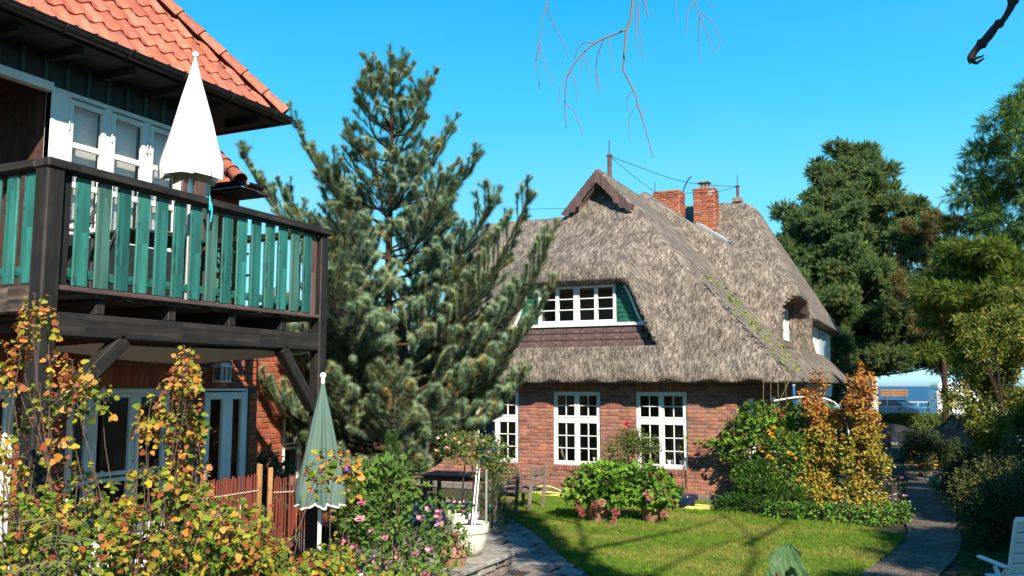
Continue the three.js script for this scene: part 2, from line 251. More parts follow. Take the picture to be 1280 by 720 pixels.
const SHRUB_TIPS = [[-4.77,3.04,-3.48],[-5.05,2.96,-3.67],[-4.85,2.97,-3.59],[-5.19,2.79,-3.68],[-5.28,2.75,-3.66],[-4.54,2.69,-3.46],[-4.41,2.64,-3.47],[-4.97,2.61,-4.04],[-4.44,2.5,-3.72],[-3.95,2.73,-3.9],[-4.5,2.67,-4.41],[-4.16,2.68,-4.05],[-4.35,2.61,-4.33],[-4.19,2.6,-4.05],[-4.38,2.52,-4.13],[-4.11,2.44,-3.78],[-4.35,2.41,-4.16],[-4.39,2.41,-4.37],[-4.18,2.26,-4.14],[-4.5,2.31,-4.21],[-4.54,2.31,-4.12],[-3.92,2.14,-3.82],[-4.31,2.05,-4.34],[-3.38,2.09,-4.61],[-3.16,2.06,-4.43],[-3.12,2.14,-4.16],[-3.63,1.94,-4.79],[-3.75,1.76,-4.36],[-4.04,1.76,-4.47],[-4.26,1.77,-4.52],[-4.13,1.28,-4.88],[-3.7,1.47,-3.49],[-4.96,1.23,-3.68],[-3.75,1.47,-4.11],[-5.24,1.45,-4.56],[-4.49,0.98,-5.17],[-4.48,1.0,-5.11],[-2.92,1.37,-4.12],[-2.88,1.57,-3.79],[-3.76,1.34,-5.05],[-3.66,2.09,-3.32],[-3.7,1.39,-4.02],[-3.94,1.08,-5.43],[-3.84,1.82,-3.23],[-4.29,1.83,-3.3],[-6.03,2.12,-4.09],[-4.73,1.59,-4.2],[-4.64,1.17,-4.96],[-3.78,1.65,-3.74],[-4.75,1.73,-3.97],[-4.42,1.43,-2.98],[-4.12,1.61,-4.46],[-3.88,1.53,-4.68],[-3.24,1.24,-4.84],[-4.39,1.41,-4.67],[-4.95,1.61,-3.36],[-5.19,1.7,-4.44],[-5.69,1.66,-4.28],[-4.36,1.52,-3.36],[-5.26,1.53,-4.32],[-4.41,1.81,-3.81],[-3.75,1.33,-5.37],[-3.88,1.13,-5.35],[-3.62,1.07,-5.22],[-3.6,1.58,-4.07],[-4.46,1.81,-3.51],[-3.75,1.08,-4.84],[-3.32,1.13,-4.78],[-4.97,1.3,-3.36],[-4.45,1.29,-5.03],[-4.47,1.45,-4.83],[-4.73,2.21,-4.75],[-3.66,1.34,-4.71],[-3.07,1.56,-4.16],[-4.55,1.85,-4.55],[-4.64,1.45,-3.11],[-4.43,1.53,-3.11],[-3.42,1.6,-3.81],[-4.97,1.64,-4.24],[-4.41,1.36,-4.74],[-3.92,1.5,-4.27],[-3.69,1.32,-4.32],[-4.04,1.73,-3.24],[-5.11,1.1,-4.74],[-4.12,1.45,-3.66],[-4.56,1.34,-4.36],[-3.6,1.15,-4.99],[-3.32,1.63,-3.45],[-3.64,1.13,-4.84],[-3.81,1.14,-5.04],[-5.71,1.83,-3.87],[-4.31,1.45,-3.12],[-4.19,1.47,-3.58],[-5.42,1.73,-4.11],[-4.2,1.86,-3.77],[-5.16,1.64,-4.73],[-3.6,1.31,-4.42],[-3.29,1.71,-3.65],[-3.56,1.33,-4.34],[-3.28,1.62,-3.9],[-4.29,1.54,-4.53],[-3.06,1.26,-4.52],[-3.03,1.54,-4.07],[-3.94,1.53,-3.47],[-3.03,1.22,-4.66],[-3.41,1.29,-4.5],[-4.02,1.3,-4.78],[-2.83,1.44,-4.21],[-4.2,0.99,-5.0],[-3.4,1.31,-4.0],[-3.64,1.29,-4.95],[-4.79,1.49,-3.41],[-3.72,1.67,-3.26],[-4.1,1.84,-3.51],[-4.08,1.44,-4.31],[-4.37,1.81,-3.17],[-3.84,1.27,-5.33],[-4.17,1.47,-3.71],[-3.48,1.35,-3.98],[-3.67,1.23,-4.51],[-3.99,1.52,-4.57],[-4.14,1.13,-4.56],[-3.9,1.28,-4.64],[-4.04,1.24,-4.79],[-5.15,1.71,-4.5],[-4.97,2.31,-3.36],[-5.06,1.62,-4.33],[-5.59,1.41,-4.01],[-5.5,2.07,-4.17],[-3.49,1.5,-4.26],[-4.37,1.88,-3.35],[-5.44,2.51,-4.31],[-3.26,1.23,-4.81],[-3.62,1.39,-3.99],[-3.66,1.2,-4.95],[-5.38,1.17,-3.61],[-5.18,1.7,-3.53],[-3.52,1.38,-3.67],[-3.35,1.44,-4.25],[-5.59,1.72,-4.42],[-4.0,1.65,-3.41],[-3.65,1.07,-4.94],[-4.25,1.02,-5.14],[-3.35,1.25,-4.54],[-5.07,1.68,-3.8],[-4.14,1.28,-5.09],[-3.74,1.43,-4.44],[-3.54,1.82,-3.77],[-3.15,1.44,-3.97],[-3.59,1.51,-4.2],[-4.02,1.73,-3.86],[-4.67,1.68,-3.4],[-3.29,1.26,-4.16],[-5.03,1.36,-4.06],[-5.37,1.34,-4.66],[-3.38,1.87,-3.58],[-3.26,1.17,-4.58],[-2.91,1.39,-3.73],[-3.97,1.41,-3.35],[-4.06,1.38,-3.5],[-3.73,1.18,-4.53],[-2.9,1.45,-4.17],[-3.13,1.48,-3.92],[-3.55,1.33,-4.22],[-3.49,1.73,-3.39],[-3.65,1.71,-3.49],[-5.5,1.52,-4.37],[-3.64,1.07,-4.98],[-2.7,1.45,-4.0],[-4.1,1.99,-3.04],[-4.86,1.51,-4.47],[-4.04,1.34,-5.28],[-5.11,1.64,-4.02],[-3.74,1.29,-4.62],[-4.5,1.33,-4.24],[-3.43,1.31,-4.45],[-3.66,1.47,-4.37],[-5.07,1.58,-3.56],[-3.65,1.61,-4.06],[-2.59,1.43,-3.99],[-5.3,1.14,-4.18],[-3.87,1.07,-5.31],[-4.76,1.02,-4.84],[-3.06,1.25,-4.51],[-3.55,1.0,-5.48],[-4.57,1.68,-3.49],[-3.77,2.57,-3.72],[-4.77,1.38,-4.44],[-5.59,1.45,-3.94],[-2.96,1.22,-4.48],[-3.79,1.42,-3.87],[-3.98,1.48,-3.8],[-5.76,1.81,-4.44],[-3.13,1.47,-3.95],[-4.48,1.43,-3.03],[-3.7,1.96,-3.76],[-2.91,1.55,-3.73],[-5.04,1.4,-4.68],[-3.82,1.32,-4.92],[-3.61,1.16,-4.58],[-3.49,1.24,-4.88],[-3.11,1.29,-4.5],[-2.9,1.3,-4.46],[-5.03,1.74,-4.75],[-3.54,1.11,-4.76],[-5.28,1.83,-3.57],[-4.04,1.45,-3.34],[-4.38,1.25,-4.97],[-3.63,1.13,-5.4],[-4.63,1.51,-3.54],[-4.44,1.31,-3.65],[-2.75,1.45,-4.17],[-5.85,1.42,-4.13],[-3.58,1.72,-3.93],[-3.11,1.36,-4.64],[-2.77,1.33,-4.12],[-2.66,1.36,-4.1],[-4.05,1.22,-5.28],[-2.67,1.46,-4.08],[-4.3,1.48,-3.16],[-5.83,0.91,-4.52],[-4.8,1.22,-3.87],[-3.51,1.71,-4.1],[-3.59,1.31,-4.38],[-4.62,1.68,-4.67],[-5.56,1.08,-4.33],[-4.36,1.54,-3.33],[-4.55,2.54,-3.65],[-3.79,1.44,-5.17],[-3.57,1.2,-4.54],[-3.52,1.34,-4.36],[-4.66,1.78,-4.12],[-3.48,1.0,-5.29],[-4.67,1.87,-3.83],[-4.2,1.15,-4.25],[-3.84,1.35,-5.12],[-4.0,1.85,-3.56],[-4.65,1.53,-4.75],[-3.72,1.49,-4.39],[-5.06,1.41,-4.58],[-3.82,1.67,-4.02],[-3.67,1.75,-3.97],[-5.44,1.69,-4.47],[-4.65,1.23,-4.72],[-2.79,1.43,-3.98],[-3.8,1.18,-5.24],[-4.89,1.35,-4.06],[-3.29,1.47,-4.33],[-4.42,1.65,-4.38],[-4.69,1.08,-4.39],[-6.13,1.35,-4.35],[-3.19,1.39,-4.46],[-3.85,1.61,-4.06],[-5.17,2.64,-3.6],[-3.98,1.64,-4.16],[-3.98,1.23,-5.36],[-3.54,1.64,-3.99],[-3.42,1.28,-4.81],[-5.17,1.07,-4.54],[-3.56,1.59,-4.29],[-4.17,1.44,-3.54],[-3.99,1.21,-5.2],[-4.74,1.22,-4.67],[-4.51,1.65,-3.63],[-3.81,1.34,-4.12],[-4.02,1.65,-4.08],[-5.24,1.36,-3.65],[-4.32,1.12,-4.55],[-4.6,1.24,-3.65],[-3.3,1.16,-5.1],[-3.92,1.74,-3.38],[-4.19,1.86,-4.2],[-3.47,1.31,-4.7],[-3.78,1.37,-4.94],[-4.68,1.05,-4.83],[-4.5,1.23,-4.59],[-5.11,1.52,-4.24],[-4.13,1.69,-3.6],[-3.21,1.61,-3.73],[-3.59,1.51,-3.7],[-4.57,1.8,-4.11],[-3.1,1.32,-4.46],[-4.46,2.26,-3.08],[-2.89,1.4,-4.25],[-3.15,1.25,-4.7],[-5.47,1.02,-4.25],[-3.94,1.41,-4.73],[-4.27,1.16,-5.21],[-5.16,2.0,-4.18],[-3.8,2.02,-3.73],[-3.4,1.94,-3.46],[-4.95,2.52,-3.68],[-3.01,1.26,-4.45],[-6.11,1.38,-4.2],[-5.36,1.06,-4.18],[-3.3,1.7,-3.74],[-3.2,1.75,-3.49],[-3.29,1.15,-5.07],[-4.74,1.34,-3.18],[-4.5,2.22,-3.03],[-3.44,1.23,-4.42],[-3.75,1.59,-4.24],[-3.4,1.41,-4.35],[-5.23,1.81,-3.72],[-3.27,1.86,-3.49],[-4.18,1.73,-3.6],[-3.92,1.14,-4.85],[-4.08,1.21,-5.19],[-3.46,1.6,-3.65],[-3.61,1.02,-5.6],[-3.18,1.47,-4.57],[-6.2,0.95,-4.17],[-4.54,2.57,-3.17],[-5.69,1.79,-4.01],[-4.1,1.34,-4.69],[-4.22,1.49,-4.36],[-4.84,1.63,-3.29],[-3.24,1.45,-3.94],[-3.36,1.76,-3.62],[-5.04,2.4,-3.78],[-3.33,1.35,-4.07],[-4.25,1.52,-4.71],[-4.14,1.86,-3.98],[-5.3,1.6,-4.09],[-3.61,1.04,-5.15],[-4.09,1.41,-4.83],[-3.82,1.11,-5.37],[-4.6,1.29,-3.84],[-4.9,1.48,-3.64],[-4.23,1.35,-3.6],[-5.13,1.24,-3.48],[-3.54,1.18,-5.36],[-4.34,1.36,-3.49],[-2.93,1.52,-4.11],[-4.11,1.87,-4.16],[-5.14,1.11,-4.31],[-3.08,1.54,-4.01],[-5.8,1.13,-4.36],[-3.4,1.75,-3.51],[-3.8,1.23,-5.36],[-3.31,1.67,-3.71],[-3.81,1.3,-4.01],[-4.64,1.86,-4.49],[-4.18,2.35,-4.01],[-4.29,1.36,-3.84],[-4.2,1.92,-4.04],[-3.19,1.35,-3.79],[-3.06,1.34,-4.17],[-5.87,1.25,-4.15],[-3.18,1.5,-4.36],[-5.67,1.93,-4.06],[-3.11,1.13,-4.82],[-2.84,1.48,-3.74],[-3.48,1.12,-5.07],[-3.23,1.52,-3.52],[-4.43,1.33,-3.43],[-3.94,1.26,-4.18],[-4.57,2.4,-4.53],[-2.95,1.59,-3.98],[-3.3,1.36,-4.63],[-4.11,1.4,-4.79],[-4.13,1.25,-5.16],[-4.3,1.21,-5.16],[-4.21,1.1,-4.52],[-4.49,1.63,-4.26],[-4.72,1.8,-4.6],[-4.13,2.26,-3.14],[-3.78,1.66,-3.67],[-4.89,1.78,-3.96],[-6.31,1.05,-4.22],[-3.4,1.45,-4.4],[-3.96,1.52,-3.86],[-4.68,1.69,-3.89],[-2.83,1.58,-3.82],[-3.85,1.58,-3.96],[-4.57,1.46,-3.07],[-3.65,1.36,-4.89],[-3.51,1.41,-3.88],[-2.77,1.39,-4.28],[-2.93,1.45,-3.97],[-4.89,2.27,-4.49],[-3.77,1.03,-5.46],[-3.39,1.28,-4.33],[-3.76,1.09,-5.17],[-4.43,1.07,-5.05],[-4.1,1.31,-4.77],[-3.63,1.3,-4.7],[-4.19,1.77,-4.06],[-3.57,1.04,-5.33],[-3.73,1.06,-5.16],[-2.74,1.36,-4.2],[-3.97,1.25,-4.45],[-3.97,1.22,-5.19],[-3.74,1.41,-4.23],[-4.56,1.36,-5.06],[-2.94,1.52,-4.06],[-3.29,1.41,-3.95],[-3.82,1.4,-4.54],[-5.11,1.28,-4.82],[-5.44,1.15,-3.95],[-4.45,1.57,-4.67],[-4.09,1.47,-4.47],[-5.62,2.34,-4.05],[-5.49,1.47,-4.12],[-4.41,1.97,-4.27],[-4.46,1.96,-3.75],[-4.06,1.14,-5.06],[-4.49,1.14,-4.78],[-3.89,1.56,-4.08],[-2.72,1.38,-4.18],[-3.54,1.17,-4.4],[-3.63,1.28,-5.08],[-3.62,1.4,-3.76],[-4.32,2.02,-4.03],[-4.6,1.85,-3.42],[-3.46,1.14,-4.81],[-3.04,1.59,-3.96],[-4.31,1.6,-4.71],[-3.4,1.17,-4.69],[-3.25,1.34,-4.45],[-5.54,1.74,-4.02],[-3.86,0.97,-5.39],[-5.45,1.29,-4.45],[-3.02,1.44,-3.85],[-4.1,1.66,-3.26],[-2.91,1.29,-4.2],[-3.44,1.17,-4.48],[-3.21,1.42,-3.75],[-3.85,1.32,-5.32],[-4.97,1.09,-4.12]];
// ---------------------------------------------------------------- ground, lawn, paths, sea
{
  const groundTex = tex(512, 512, (u, v) => { const a = fbm(u, v, 6, 5, 71), b = fbm(u, v, 64, 3, 76); return [.42 + .3 * (b - .5) + .2 * (a - .5), .44 + .35 * (b - .5) + .12 * (a - .5), .3 + .25 * (b - .5)]; }, true, [.25, .25]);
  const g = new THREE.PlaneGeometry(500, 320, 100, 80); g.rotateX(-PI / 2).translate(-40, 0, -30);
  const p = g.attributes.position; for (let i = 0; i < p.count; i++) { const z = p.getZ(i); p.setY(i, -.03 - 5.5 * sstep(-112, -160, z) + (z < -45 ? .4 * (noise3(p.getX(i) * .07, 0, z * .07) - .5) : 0)); }
  const uv = g.attributes.uv; for (let i = 0; i < p.count; i++) uv.setXY(i, p.getX(i), p.getZ(i));
  g.computeVertexNormals();
  struct('ground', g, std([.16, .15, .085], 1, { map: groundTex }), 'dark garden soil and rough grass around the houses');
  const waves = tex(256, 256, (u, v) => fbm(u, v * 1, 12, 4, 81), false, [.02, .05]);
  const sea = new THREE.PlaneGeometry(12000, 7000, 1, 1).rotateX(-PI / 2).translate(0, -3.2, -3600); const su = sea.attributes.uv, sp = sea.attributes.position; for (let i = 0; i < su.count; i++) su.setXY(i, sp.getX(i), sp.getZ(i));
  struct('sea', sea, std([.008, .045, .11], .45, { bumpMap: waves, bumpScale: .5 }), 'calm blue sea behind the garden');
}
const lawnEdge = [[-8.15, -16.9], [-7.75, -15.9], [-7.0, -15.0], [-6.2, -14.0], [-5.5, -13.0], [-4.8, -12.0], [-4.0, -11.0], [-3.3, -9.6], [-1.4, -9.6], [-1.1, -11.5], [-.93, -13.0], [-.66, -14.6], [-.5, -16.2], [-1.25, -17.0], [-2.2, -17.35], [-3.3, -17.7], [-4.2, -18.5], [-4.4, -19.15], [-8.6, -19.15], [-8.9, -18.0]];
{
  const lawnTex = tex(512, 512, (u, v) => { const a = fbm(u, v, 5, 5, 91), b = fbm(u, v, 80, 3, 96); return [.50 + .3 * (b - .5) + .22 * (a - .5), .56 + .34 * (b - .5) + .1 * (a - .5), .18 + .2 * (b - .5)]; }, true, [.22, .22]);
  struct('lawn', sheet(lawnEdge, .02), std([.40, .50, .24], 1, { map: lawnTex }), 'sunlit mown lawn in front of the thatched house');
  rnd = rngOf(11);
  const blade = []; for (let i = 0; i < 7; i++) { const l = leafGeo(R(.035, .07), .007, { n: 2, curl: R(.1, .6), fold: .1, shape: t => 1 - t * .8 }); blade.push(place(l, V(R(-.025, .025), 0, R(-.025, .025)), V(R(-.6, .6), 1, R(-.6, .6)))); }
  const tuft = join(blade), it = [];
  for (let n = 0; n < 90000; n++) {
    const x = R(-9.2, -.5), z = -9.6 - 9.7 * Math.pow(rnd(), .9); if (!inside(lawnEdge, x, z)) continue;
    const k = fbm(x * .07 + 3, z * .07 + 9, 8, 3, 5), dry = fbm(x * .09 + 5, z * .15 + 2, 12, 4, 17) + R(-.12, .12);
    const c = dry > .55 ? tint([[.27, .27, .06], [.22, .26, .04]], .2) : tint([[.13, .235, .018], [.165, .265, .02], [.11, .20, .02]], .22);
    it.push({ p: V(x, .016, z), r: R(0, 6.3), s: R(.6, 1.15) * lerp(.7, 1.35, k) * (rnd() < .02 ? 1.7 : 1), c });
  }
  tag(scatter('grass', scene, tuft, mLeaf, it), 'short green grass blades of the sunlit lawn', 'grass', null, 'stuff');
  const fl = []; for (let n = 0; n < 90; n++) { const x = R(-8, -.8), z = R(-19, -10); if (inside(lawnEdge, x, z)) fl.push({ p: V(x, .05 + R(0, .015), z), d: V(R(-1, 1), R(-.2, .2), R(-1, 1)), n: V(R(-.4, .4), 1, R(-.4, .4)), s: R(.6, 1.2), c: tint([[.36, .24, .05], [.30, .14, .04], [.24, .22, .05]]) }); }
  tag(scatter('fallen_leaves', scene, leafGeo(.05, .038, { n: 3, fold: .3, curl: .3 }), mLeaf, fl), 'few fallen yellow leaves scattered over the lawn', 'leaves', null, 'stuff');
  const wd = []; for (let n = 0; n < 260; n++) { const cx = R(-8, -1), cz = R(-19, -10); if (!inside(lawnEdge, cx, cz) || noise3(cx * .8, 1, cz * .8, 6) < .52) continue; for (let q = 0; q < 7; q++) wd.push({ p: V(cx + R(-.05, .05), .03, cz + R(-.05, .05)), d: V(R(-1, 1), R(.25, .6), R(-1, 1)), n: V(0, 1, 0), s: R(.7, 1.3), c: tint([[.10, .20, .025], [.14, .24, .03]]) }); }
  tag(scatter('weeds', scene, leafGeo(.05, .025, { n: 2 }), mLeaf, wd), 'small broad leaved weeds in the lawn', 'weeds', null, 'stuff');
  // rough grass in the shade on the right of the path and along borders
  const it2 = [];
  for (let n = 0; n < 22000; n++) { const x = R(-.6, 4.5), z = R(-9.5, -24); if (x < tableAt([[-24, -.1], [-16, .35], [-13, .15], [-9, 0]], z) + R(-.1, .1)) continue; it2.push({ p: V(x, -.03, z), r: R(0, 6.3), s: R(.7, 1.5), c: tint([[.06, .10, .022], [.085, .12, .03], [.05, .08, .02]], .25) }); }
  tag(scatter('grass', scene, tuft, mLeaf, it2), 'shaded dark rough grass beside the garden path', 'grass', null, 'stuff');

  // gravel path running past the house towards the sea
  const pathTex = tex(512, 512, (u, v) => { const a = fbm(u, v, 6, 4, 101), b = vn(u * 90, v * 90, 90, 7), c = fbm(u, v, 40, 2, 109); const k = .5 + .3 * (a - .5) + .3 * (b - .5) + .2 * (c - .5); return [k, k * .97, k * .93]; }, true, [.5, .5]);
  const pathBump = tex(512, 512, (u, v) => vn(u * 90, v * 90, 90, 7), false, [.5, .5]);
  const L = [], Rr = []; for (let i = 0; i <= 20; i++) { const z = -8 - i * 1.3, w = .44 + .05 * Math.sin(i * 1.7), cx = tableAt([[-40, -.7], [-34, -.6], [-24.3, -.18], [-20, -.1], [-16, -.05], [-13.2, -.5], [-11, -.75], [-8, -1]], z); L.push([cx - w, z]); Rr.push([cx + w, z]); }
  struct('path', sheet([...L, ...Rr.reverse()], .006), std([.42, .34, .28], 1, { map: pathTex, bumpMap: pathBump, bumpScale: .02 }), 'narrow grey gravel path leading past the flower border to the sea');
  // parking ground behind the garden
  struct('road', sheet([[-14, -60], [40, -60], [40, -78], [-14, -78]], .02), std([.13, .125, .12], 1, { map: pathTex }), 'grey strip of road where cars are parked near the sea');
  struct('driveway', sheet([[-2.6, -33], [1.5, -33], [6, -60], [-8, -60]], .012), std([.26, .23, .2], 1, { map: pathTex }), 'sandy driveway behind the flower beds');

  // slab path along the left of the lawn: separate slabs
  rnd = rngOf(23);
  const slabs = new THREE.Group(); slabs.name = numbered('slab_path'); slabs.userData = { kind: 'structure', label: 'dark paving slab path along the left side of the lawn' }; scene.add(slabs);
  
  const bed = [[-8.8, -17.0], ...lawnEdge.slice(0, 8), [-4.4, -9.0], [-5.1, -9.0], [-5.1, -10.9], [-6.4, -12.2], [-7.2, -13.4], [-8.2, -14.2], [-10, -14.4], [-10, -17.2]];
  mesh('bed', sheet(bed, -.012), mSoil, slabs);
  const sg = [.46, .40, .5].map(s => cbox(s, .05, .37, .012));
  for (let i = 0; i < 46; i++) for (let k = 0; k < 16; k++) {
    const x = -10 + k * .5 + (i % 2) * .24, z = -9.05 - i * .39;
    if (!inside(bed, x, z) && !inside(bed, x - .3, z + .1)) continue;
    const m = mesh('slab', pick(sg), pick(mStone), slabs); m.position.set(x + R(-.01, .01), -.012 + R(-.004, .006), z + R(-.01, .01)); m.rotation.set(R(-.01, .01), R(-.02, .02), R(-.01, .01));
  }
  // raised terrace of the brick house with a low stone edge
  const ter = new THREE.Group(); ter.name = numbered('terrace'); ter.userData = { kind: 'structure', label: 'raised stone slab terrace beside the brick house' }; scene.add(ter);
  const tp = [[-9.4, -3], [-5.16, -3], [-5.16, -10.62], [-6.6, -12.0], [-9.4, -12.6]];
  const body = new THREE.ExtrudeGeometry(new THREE.Shape(tp.map(([x, z]) => new THREE.Vector2(x, -z))), { depth: .22, bevelEnabled: false }); body.rotateX(-PI / 2);
  mesh('fill', boxUV(body), mSoil, ter);
  for (let i = 0; i < 26; i++) for (let k = 0; k < 11; k++) { const x = -9.2 + k * .42, z = -3.2 - i * .37; if (z > -8.0 || !inside(tp, x - .2, z - .18) || !inside(tp, x + .2, z + .18)) continue; const m = mesh('slab', sg[1], pick(mStone), ter); m.position.set(x, .222 + R(0, .006), z); m.rotation.y = R(-.02, .02); }
  for (let i = 0; i < 9; i++) for (let k = 0; k < 3; k++) { const z = -8.55 - i * .25 - (k % 2) * .12; const m = mesh('stone', cbox(.26, .095, .235, .02), pick(mStone), ter); m.position.set(-5.17 + R(-.02, .02), .04 + k * .1, z); m.rotation.set(R(-.04, .04), R(-.08, .08), R(-.04, .04)); }
  for (let i = 0; i < 5; i++) { const m = mesh('capstone', cbox(.42, .07, .44, .02), pick(mStone), ter); m.position.set(-5.2, .325, -8.6 - i * .46); m.rotation.y = R(-.05, .05); }
  for (let i = 0; i < 2; i++) { const m = mesh('step', cbox(.5, .14, .6, .03), mStone[1], ter); m.position.set(-4.78, .05, -9.2 - i * .63); }
}
// ---------------------------------------------------------------- walls and windows
// wall in local axes: x along, y up, z out; openings [x0, y0, x1, y1]
function brickWall(house, pos, turn, x0, x1, y0, y1, openings, o) {
  const w = part('wall', house, pos, turn), C = o.course ?? .083, BL = o.len ?? .25, J = .012, T = .11;
  const back = [], cuts = [...new Set([x0, x1, ...openings.flatMap(q => [q[0], q[2]])])].filter(x => x >= x0 && x <= x1).sort((a, b) => a - b);
  for (let i = 0; i < cuts.length - 1; i++) {
    const a = cuts[i], b = cuts[i + 1], m = (a + b) / 2; let ys = [[y0, y1]];
    for (const q of openings) if (q[0] < m && q[2] > m) ys = ys.flatMap(([s, e]) => [[s, Math.min(e, q[1])], [Math.max(s, q[3]), e]].filter(([s2, e2]) => e2 - s2 > .002));
    for (const [s, e] of ys) back.push(new THREE.BoxGeometry(b - a, e - s, .24).translate(m, (s + e) / 2, -.126));
  }
  mesh('mortar', boxUV(join(back)), o.mortar || mortar, w);
  const geos = [0, 1, 2].map(i => { const g = cbox(1, C - J, T, .006); const u = g.attributes.uv; for (let k = 0; k < u.count; k++) u.setXY(k, u.getX(k) * .25 + i * .31, u.getY(k) + i * .23); return g; });
  const list = [], rows = Math.floor((y1 - y0) / C);
  for (let r = 0; r < rows; r++) {
    const yc = y0 + (r + .5) * C; let iv = [[x0, x1]];
    for (const q of openings) if (q[1] < yc + C * .3 && q[3] > yc - C * .3) iv = iv.flatMap(([s, e]) => [[s, Math.min(e, q[0])], [Math.max(s, q[2]), e]].filter(([s2, e2]) => e2 - s2 > .03));
    const head = o.headers && r % 2 ? BL / 2 : BL;
    for (const [s, e] of iv) {
      const k0 = Math.floor((s - (r % 2 ? BL / 4 : 0)) / head);
      for (let k = k0; ; k++) { let a = k * head + (r % 2 ? BL / 4 : 0), b = a + head; if (a >= e) break; a = Math.max(a, s); b = Math.min(b, e); if (b - a < .035) continue; list.push([a, b, yc]); }
    }
  }
  list.sort((p, q) => o.rank(q) - o.rank(p));
  const rest = [];
  list.forEach(([a, b, yc], i) => {
    const L = b - a - J, zz = R(-.004, .004) - T / 2 + .006;
    if (i < o.parts) { const m = mesh('brick', pick(geos), pick(o.mats), w); m.position.set((a + b) / 2, yc, zz); m.scale.x = L; }
    else { const g = pick(geos).clone(); const c = pick(o.mats).color, k = R(.9, 1.1); g.scale(L, 1, 1).translate((a + b) / 2, yc, zz); const ca = new Float32Array(g.attributes.position.count * 3); for (let n = 0; n < ca.length; n += 3) { ca[n] = c.r * k; ca[n + 1] = c.g * k; ca[n + 2] = c.b * k; } g.setAttribute('color', new THREE.BufferAttribute(ca, 3)); rest.push(g); }
  });
  if (rest.length) mesh('brickwork', mergeGeometries(rest), brickRowMat, w).userData = { kind: 'stuff' };
  return w;
}
// window: lights are [x0, y0, x1, y1, columns, rows] inside an outer frame; local z = 0 is the outer face
function windowPart(house, pos, turn, w, h, lights, o = {}) {
  const g = part(o.name || 'window', house, pos, turn), fr = [], F = o.frame ?? .055, S = o.sash ?? .045, MU = o.muntin ?? .024, mat = o.mat || mWhite;
  fr.push(box(F, h, .09, F / 2, h / 2, -.045), box(F, h, .09, w - F / 2, h / 2, -.045), box(w - 2 * F, F, .088, w / 2, F / 2, -.046), box(w - 2 * F, F, .088, w / 2, h - F / 2, -.046));
  if (o.bars) o.bars.forEach(([x0, y0, x1, y1], i) => fr.push(box(x1 - x0, y1 - y0, .08 - i * .007, (x0 + x1) / 2, (y0 + y1) / 2, -.045)));
  mesh('frame', fr, mat, g);
  for (const [x0, y0, x1, y1, nc, nr] of lights) {
    const s = [], W = x1 - x0, H = y1 - y0, cx = (x0 + x1) / 2, cy = (y0 + y1) / 2;
    s.push(box(S, H, .05, x0 + S / 2, cy, -.018), box(S, H, .05, x1 - S / 2, cy, -.018), box(W - 2 * S, S, .048, cx, y0 + S / 2, -.019), box(W - 2 * S, S, .048, cx, y1 - S / 2, -.019));
    const iw = (W - 2 * S) / nc, ih = (H - 2 * S) / nr;
    for (let c = 1; c < nc; c++) s.push(box(MU, H - 2 * S, .034, x0 + S + c * iw, cy, -.022, .004));
    for (let r = 1; r < nr; r++) for (let c = 0; c < nc; c++) s.push(box(iw - (nc > 1 ? MU : 0), MU, .032, x0 + S + (c + .5) * iw + (nc > 1 && c === 0 ? -MU / 4 : nc > 1 && c === nc - 1 ? MU / 4 : 0), y0 + S + r * ih, -.0225, .004));
    mesh('sash', s, mat, g);
    for (let c = 0; c < nc; c++) for (let r = 0; r < nr; r++) { const p = mesh('pane', new THREE.PlaneGeometry(iw - .004, ih - .004), mGlass, g); p.position.set(x0 + S + (c + .5) * iw, y0 + S + (r + .5) * ih, -.026); p.rotation.set(R(-.006, .006), R(-.006, .006), 0); }
  }
  if (o.room !== 0) {
    const d = o.room ?? 1.6, a = .25, mk = (ww, hh, x, y, z, rx, ry) => { const q = new THREE.BoxGeometry(ww, hh, .03); q.rotateX(rx).rotateY(ry).translate(x, y, z); return q; };
    mesh('interior', boxUV(join([mk(w + 2 * a, h + 2 * a, w / 2, h / 2, -d - .1, 0, 0), mk(d, h + 2 * a, -a, h / 2, -d / 2 - .1, 0, PI / 2), mk(d, h + 2 * a, w + a, h / 2, -d / 2 - .1, 0, PI / 2), mk(w + 2 * a, d, w / 2, -a, -d / 2 - .1, PI / 2, 0), mk(w + 2 * a, d, w / 2, h + a, -d / 2 - .1, PI / 2, 0)])), o.roomMat || mRoom, g);
  }
  if (o.sill) mesh('sill', [box(w + .1, .05, .2, w / 2, -.027, .03)], o.sillMat || mat, g);
  return g;
}
